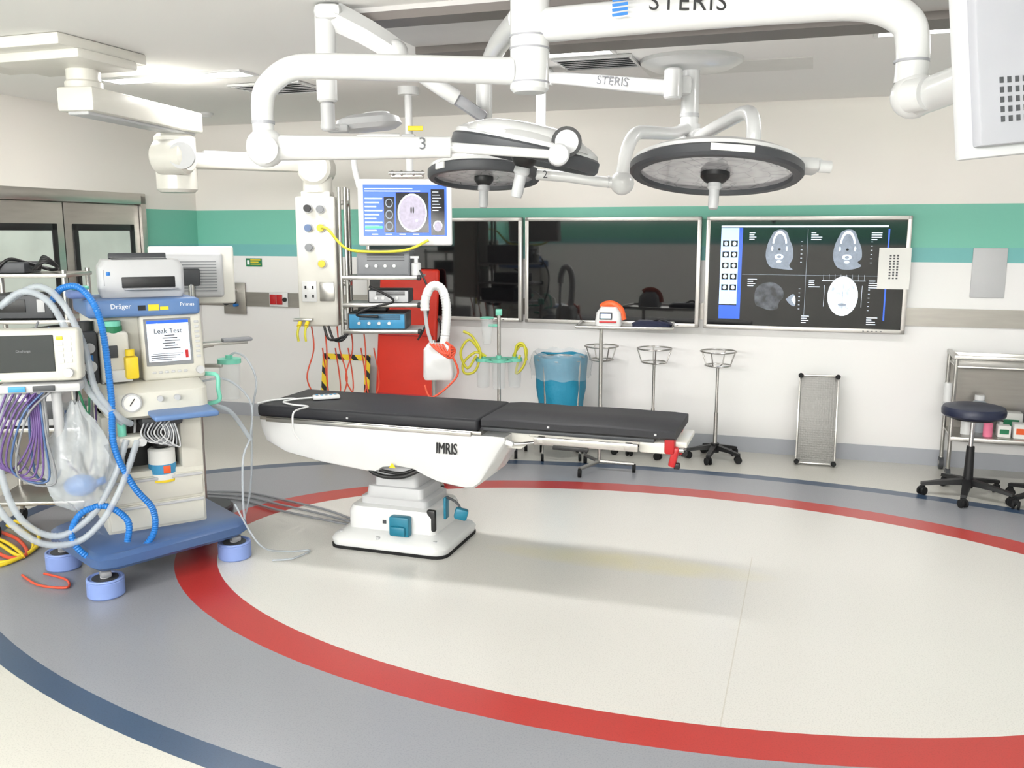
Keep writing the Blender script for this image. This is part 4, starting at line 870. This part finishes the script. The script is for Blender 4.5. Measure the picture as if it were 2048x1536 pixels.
for k in range(4):
    a=R(45+90*k); b=MB(); x=.2*math.cos(a); y=.2*math.sin(a); b.cyl((x-.01,y,.027),(x+.01,y,.027),.027,RUBBER,14); b.obj('caster',t)
b=MB(); rings=[]
for i,(r_,z) in enumerate(((.15,.16),(.16,.2),(.165,.35),(.17,.43),(.178,.48),(.188,.55),(.188,.63),(.195,.71),(.203,.765),(.20,.785),(.17,.74),(.15,.5),(.12,.3))):
    rings.append([(r_*(1+.025*math.sin(7*a+i*.6)+.015*math.sin(17*a))*math.cos(a),r_*(1+.03*math.sin(7*a+i*.6))*math.sin(a),z+.006*math.sin(5*a+i)) for a in [2*math.pi*j/48 for j in range(48)]])
b.loft(rings,TEALBAG); b.obj('blue_bag',t)
b=MB(); rings=[]
for i,(r_,z) in enumerate(((.222,.62),(.216,.66),(.226,.73),(.215,.79),(.205,.815),(.19,.79))):
    rings.append([(r_*(1+.05*math.sin(6*a+i)+.03*math.sin(13*a+2*i))*math.cos(a),r_*(1+.06*math.cos(5*a+i))*math.sin(a),z+.008*math.sin(9*a+i)) for a in [2*math.pi*j/48 for j in range(48)]])
b.loft(rings,FILM2,caps=False); b.obj('clear_liner',t)
def star(par,r,z,legm,cm=RUBBER,a0=18,w=.022):
    b=MB()
    b.cyl((0,0,z-.02),(0,0,z+.05),.032,legm)
    for k in range(5):
        a=R(72*k+a0)
        b.M=Matrix.Rotation(a,4,'Z')
        b.loft([[(.02,-w,z),(.02,w,z),(.02,w,z+.04),(.02,-w,z+.04)],[(r*.6,-w*.9,z-.005),(r*.6,w*.9,z-.005),(r*.6,w*.8,z+.02),(r*.6,-w*.8,z+.02)],[(r+.01,-w*.7,z-.02),(r+.01,w*.7,z-.02),(r+.01,w*.6,z-.0),(r+.01,-w*.6,z-.0)]],legm)
    b.M=Matrix.Identity(4); b.obj('base',par)
    for k in range(5):
        a=R(72*k+a0); x,y=r*math.cos(a),r*math.sin(a); b=MB()
        b.M=Matrix.Translation((x,y,0))@Matrix.Rotation(a+.7,4,'Z')
        b.cyl((0,-.022,.027),(0,-.008,.027),.027,cm,18); b.cyl((0,.008,.027),(0,.022,.027),.027,cm,18); b.box((0,0,.045),(.03,.03,.035),cm,.006); b.obj('caster',par)
S=thing('bowl_stand','steel ring bowl stand on black five-legged caster base','bowl stand',(1.54,6.66,0),R(10),'ring bowl stands along the wall')
star(S,.20,.075,BLACK)
b=MB(); b.cyl((0,0,.1),(0,0,.70),.011,STEEL,16); b.cyl((0,0,.1),(0,0,.36),.015,STEEL,16); b.obj('pole',S)
b=MB(); b.ring((0,0,.825),.13,.006,STEEL); b.ring((0,0,.72),.095,.005,STEEL)
for k in range(4):
    a=R(45+90*k); b.tube([(.13*math.cos(a),.13*math.sin(a),.825),(.095*math.cos(a),.095*math.sin(a),.72),(0,0,.70)],.005,STEEL,k=1)
b.obj('bowl_ring',S)
copy_tree(S,(1.09,6.83,0),R(40)); copy_tree(S,(.70,6.98,0),R(65))
t=thing('instrument_stand','steel instrument tray stand on a single pole','instrument stand',(.63,6.32,0),RW+R(8))
b=MB(); b.cyl((0,0,.07),(0,0,1.04),.014,STEEL); b.box((.12,0,1.035),(.30,.02,.02),STEEL,.004); b.obj('pole',t)
b=MB(); b.tube([(-.12,-.2,.06),(0,-.0,.07),(-.12,.2,.06)],.014,STEEL,k=1); b.tube([(0,0,.07),(.25,0,.06)],.014,STEEL,k=1); b.obj('base',t)
for (x,y) in((-.12,-.2),(-.12,.2),(.25,0)):
    b=MB(); b.cyl((x-.012,y,.03),(x+.012,y,.03),.03,RUBBER,16); b.obj('caster',t)
b=MB(); b.box((.17,0,1.052),(.66,.40,.008),STEEL,.003)
for c,d in (((.17,.2,1.06),(.66,.012,.02)),((.17,-.2,1.06),(.66,.012,.02)),((.5,0,1.06),(.012,.4,.02)),((-.16,0,1.06),(.012,.4,.02))): b.box(c,d,STEEL,.004)
b.obj('tray',t)
t=thing('defibrillator','white and orange portable device with small display on tray','medical device',(.68,6.30,1.058),R(-12))
b=MB(); b.rloft([(0,.09,.07,.03),(.02,.095,.075,.04),(.09,.085,.07,.04),(.13,.055,.045,.03)],WHITE); b.obj('housing',t)
b=MB(); b.tube([(-.055,.03,.125),(-.02,.02,.145),(.03,.01,.145),(.08,.0,.11),(.10,.0,.04)],.024,ORANGE,seg=12); b.obj('orange_guard',t)
b=MB(); b.box((-.015,-.073,.07),(.09,.012,.05),DGREY,.004,rot=(R(-8),0,0)); b.box((-.015,-.081,.07),(.07,.003,.03),GLOWLB,rot=(R(-8),0,0)); b.box((.0,-.078,.03),(.12,.01,.012),REDP,.003); b.obj('display_panel',t)
t=thing('cuff','dark navy blood pressure cuff folded on the tray','cuff',(.97,6.21,1.058),R(-20))
b=MB(); b.rloft([(0,.13,.06,.02),(.025,.135,.065,.03),(.04,.10,.05,.02)],NAVY); b.tube([(.0,0,.03),(.06,-.03,.055),(.12,0,.02)],.008,BLACK); b.obj('cuff_body',t)
t=thing('step_platform','hammered steel folding platform with rubber feet leaning on wall','step stool',(2.24,6.47,0),RW)
Mx=Matrix.Rotation(R(-11),4,'X')
b=MB(); b.M=Mx; b.box((0,0,.34),(.275,.02,.65),HAMMER,.004)
for x in(-.135,.135): b.box((x,-.005,.34),(.014,.035,.66),STEEL,.004)
for z in(.015,.665): b.box((0,-.005,z),(.27,.035,.014),STEEL,.004)
b.obj('tread_plate',t)
for x in(-.13,.13):
    for z in(.02,.66):
        b=MB(); b.M=Mx; b.cyl((x,-.045,z),(x,.02,z),.018,RUBBER,16,bev=.004); b.obj('rubber_foot',t)
t=thing('steel_trolley','stainless steel trolley with shelves of supplies','trolley',wp(3.85,.26,0),RW)
for x in(-.53,.53):
    b=MB()
    for y in(-.17,.17): b.cyl((x,y,.06),(x,y,.86),.014,STEEL,14)
    b.box((x,0,.865),(.03,.37,.03),STEEL,.005); b.obj('side_frame',t)
b=MB(); b.box((0,0,.80),(1.06,.36,.014),STEEL,.003); b.box((0,.18,.83),(1.06,.01,.06),STEEL,.003); b.box((0,-.18,.865),(1.09,.012,.028),STEEL,.004); b.obj('top_shelf',t)
b=MB(); b.box((0,.175,.55),(1.05,.008,.48),RAILM); b.obj('back_panel',t)
b=MB(); b.box((0,0,.31),(1.06,.36,.014),STEEL,.003); b.box((0,-.18,.30),(1.06,.012,.03),STEEL,.003); b.obj('lower_shelf',t)
for x in(-.53,.53):
    for y in(-.17,.17):
        b=MB(); b.cyl((x-.014,y,.045),(x+.014,y,.045),.045,DGREY,20); b.cyl((x-.016,y,.045),(x+.016,y,.045),.02,STEEL,14); b.obj('caster',t)
b=MB(); b.box((-.56,-.12,.5),(.05,.06,.10),LGREY,.01); b.cyl((-.56,-.12,.55),(-.56,-.12,.68),.028,WHITE); b.obj('bottle_bracket',t)
def onshelf(name,cat,label,s,off,z,build,grp='supplies on the trolley shelf'):
    t=thing(name,label,cat,wp(s,off,z),RW,grp); build(t)
def carton(m,d,m2):
    def f(t):
        b=MB(); b.box((0,0,d[2]/2),d,m,.003); b.obj('box_body',t)
        b=MB(); b.box((0,-d[1]/2-.001,d[2]*.5),(d[0]*.7,.002,d[2]*.4),m2); b.obj('box_label',t)
    return f
def bottle(m,m2,h=.14,r=.03):
    def f(t):
        b=MB(); b.lathe([(0,0),(r,0),(r,h*.75),(r*.5,h*.85),(r*.5,h*.88),(0,h*.88)],m,seg=20); b.obj('bottle_body',t)
        b=MB(); b.cyl((0,0,h*.86),(0,0,h),r*.55,m2,16); b.obj('cap',t)
    return f
onshelf('bottle','bottle','white bottle on the trolley shelf',3.43,.32,.318,bottle(WHITE,PINK,.17,.035))
onshelf('bottle','bottle','pink capped bottle on the trolley shelf',3.56,.36,.318,bottle(PINK,WHITE,.12))
onshelf('supply_box','box','small white box with green print on trolley shelf',3.66,.33,.318,carton(PAPER,(.08,.08,.08),GREEN))
onshelf('supply_box','box','small white box with orange print on trolley shelf',3.76,.34,.318,carton(PAPER,(.09,.09,.10),ORANGE))
onshelf('supply_box','box','blue and white glove box on trolley shelf',3.89,.32,.318,carton(BLUEL,(.13,.10,.09),PAPER))
onshelf('supply_box','box','white carton with yellow print on trolley shelf',4.05,.32,.318,carton(PAPER,(.14,.12,.11),YELLOW))
onshelf('supply_box','box','white carton with green print behind the others',3.72,.20,.318,carton(PAPER,(.14,.10,.15),GREEN))
onshelf('supply_box','box','pale blue carton behind the other boxes',3.93,.19,.318,carton(BLUEL,(.16,.10,.18),PAPER))
onshelf('jug','jug','translucent white jug on the trolley lower shelf',3.52,.2,.318,bottle(CLEARH,WHITE,.26,.06))
S=thing('stool','round navy vinyl stool on black five-legged caster base','stool',(2.96,5.66,0),R(5),'round wheeled stools by the trolley')
star(S,.27,.085,BLACK,w=.026)
b=MB(); b.cyl((0,0,.12),(0,0,.34),.03,BLACK,r2=.024); b.cyl((0,0,.34),(0,0,.54),.014,CHROME); b.obj('gas_lift',S)
b=MB(); b.cyl((0,0,.52),(0,0,.535),.13,BLACK); b.tube([(.05,0,.52),(.14,-.03,.515),(.18,-.04,.51)],.006,BLACK); b.obj('seat_plate',S)
b=MB(); b.lathe([(0,.535),(.17,.535),(.188,.55),(.19,.58),(.18,.60),(.14,.61),(0,.612)],NAVY,seg=40); b.obj('seat',S)
copy_tree(S,(3.40,5.46,0),R(31))
# ---------------------------------------------------------------- world, camera
w_=bpy.data.worlds.new('World'); scene.world=w_; w_.use_nodes=True
w_.node_tree.nodes['Background'].inputs[0].default_value=(.8,.85,.9,1); w_.node_tree.nodes['Background'].inputs[1].default_value=.3
cam=bpy.data.cameras.new('camera'); co=bpy.data.objects.new('camera',cam); COL.objects.link(co)
cam.sensor_width=36; cam.lens=36*1800/2048; cam.clip_start=.05
co.location=(0,0,1.7); co.rotation_euler=(R(90-9.56),0,0)
scene.camera=co
scene.view_settings.view_transform='Standard'
scene.view_settings.look='None'
scene.view_settings.exposure=0
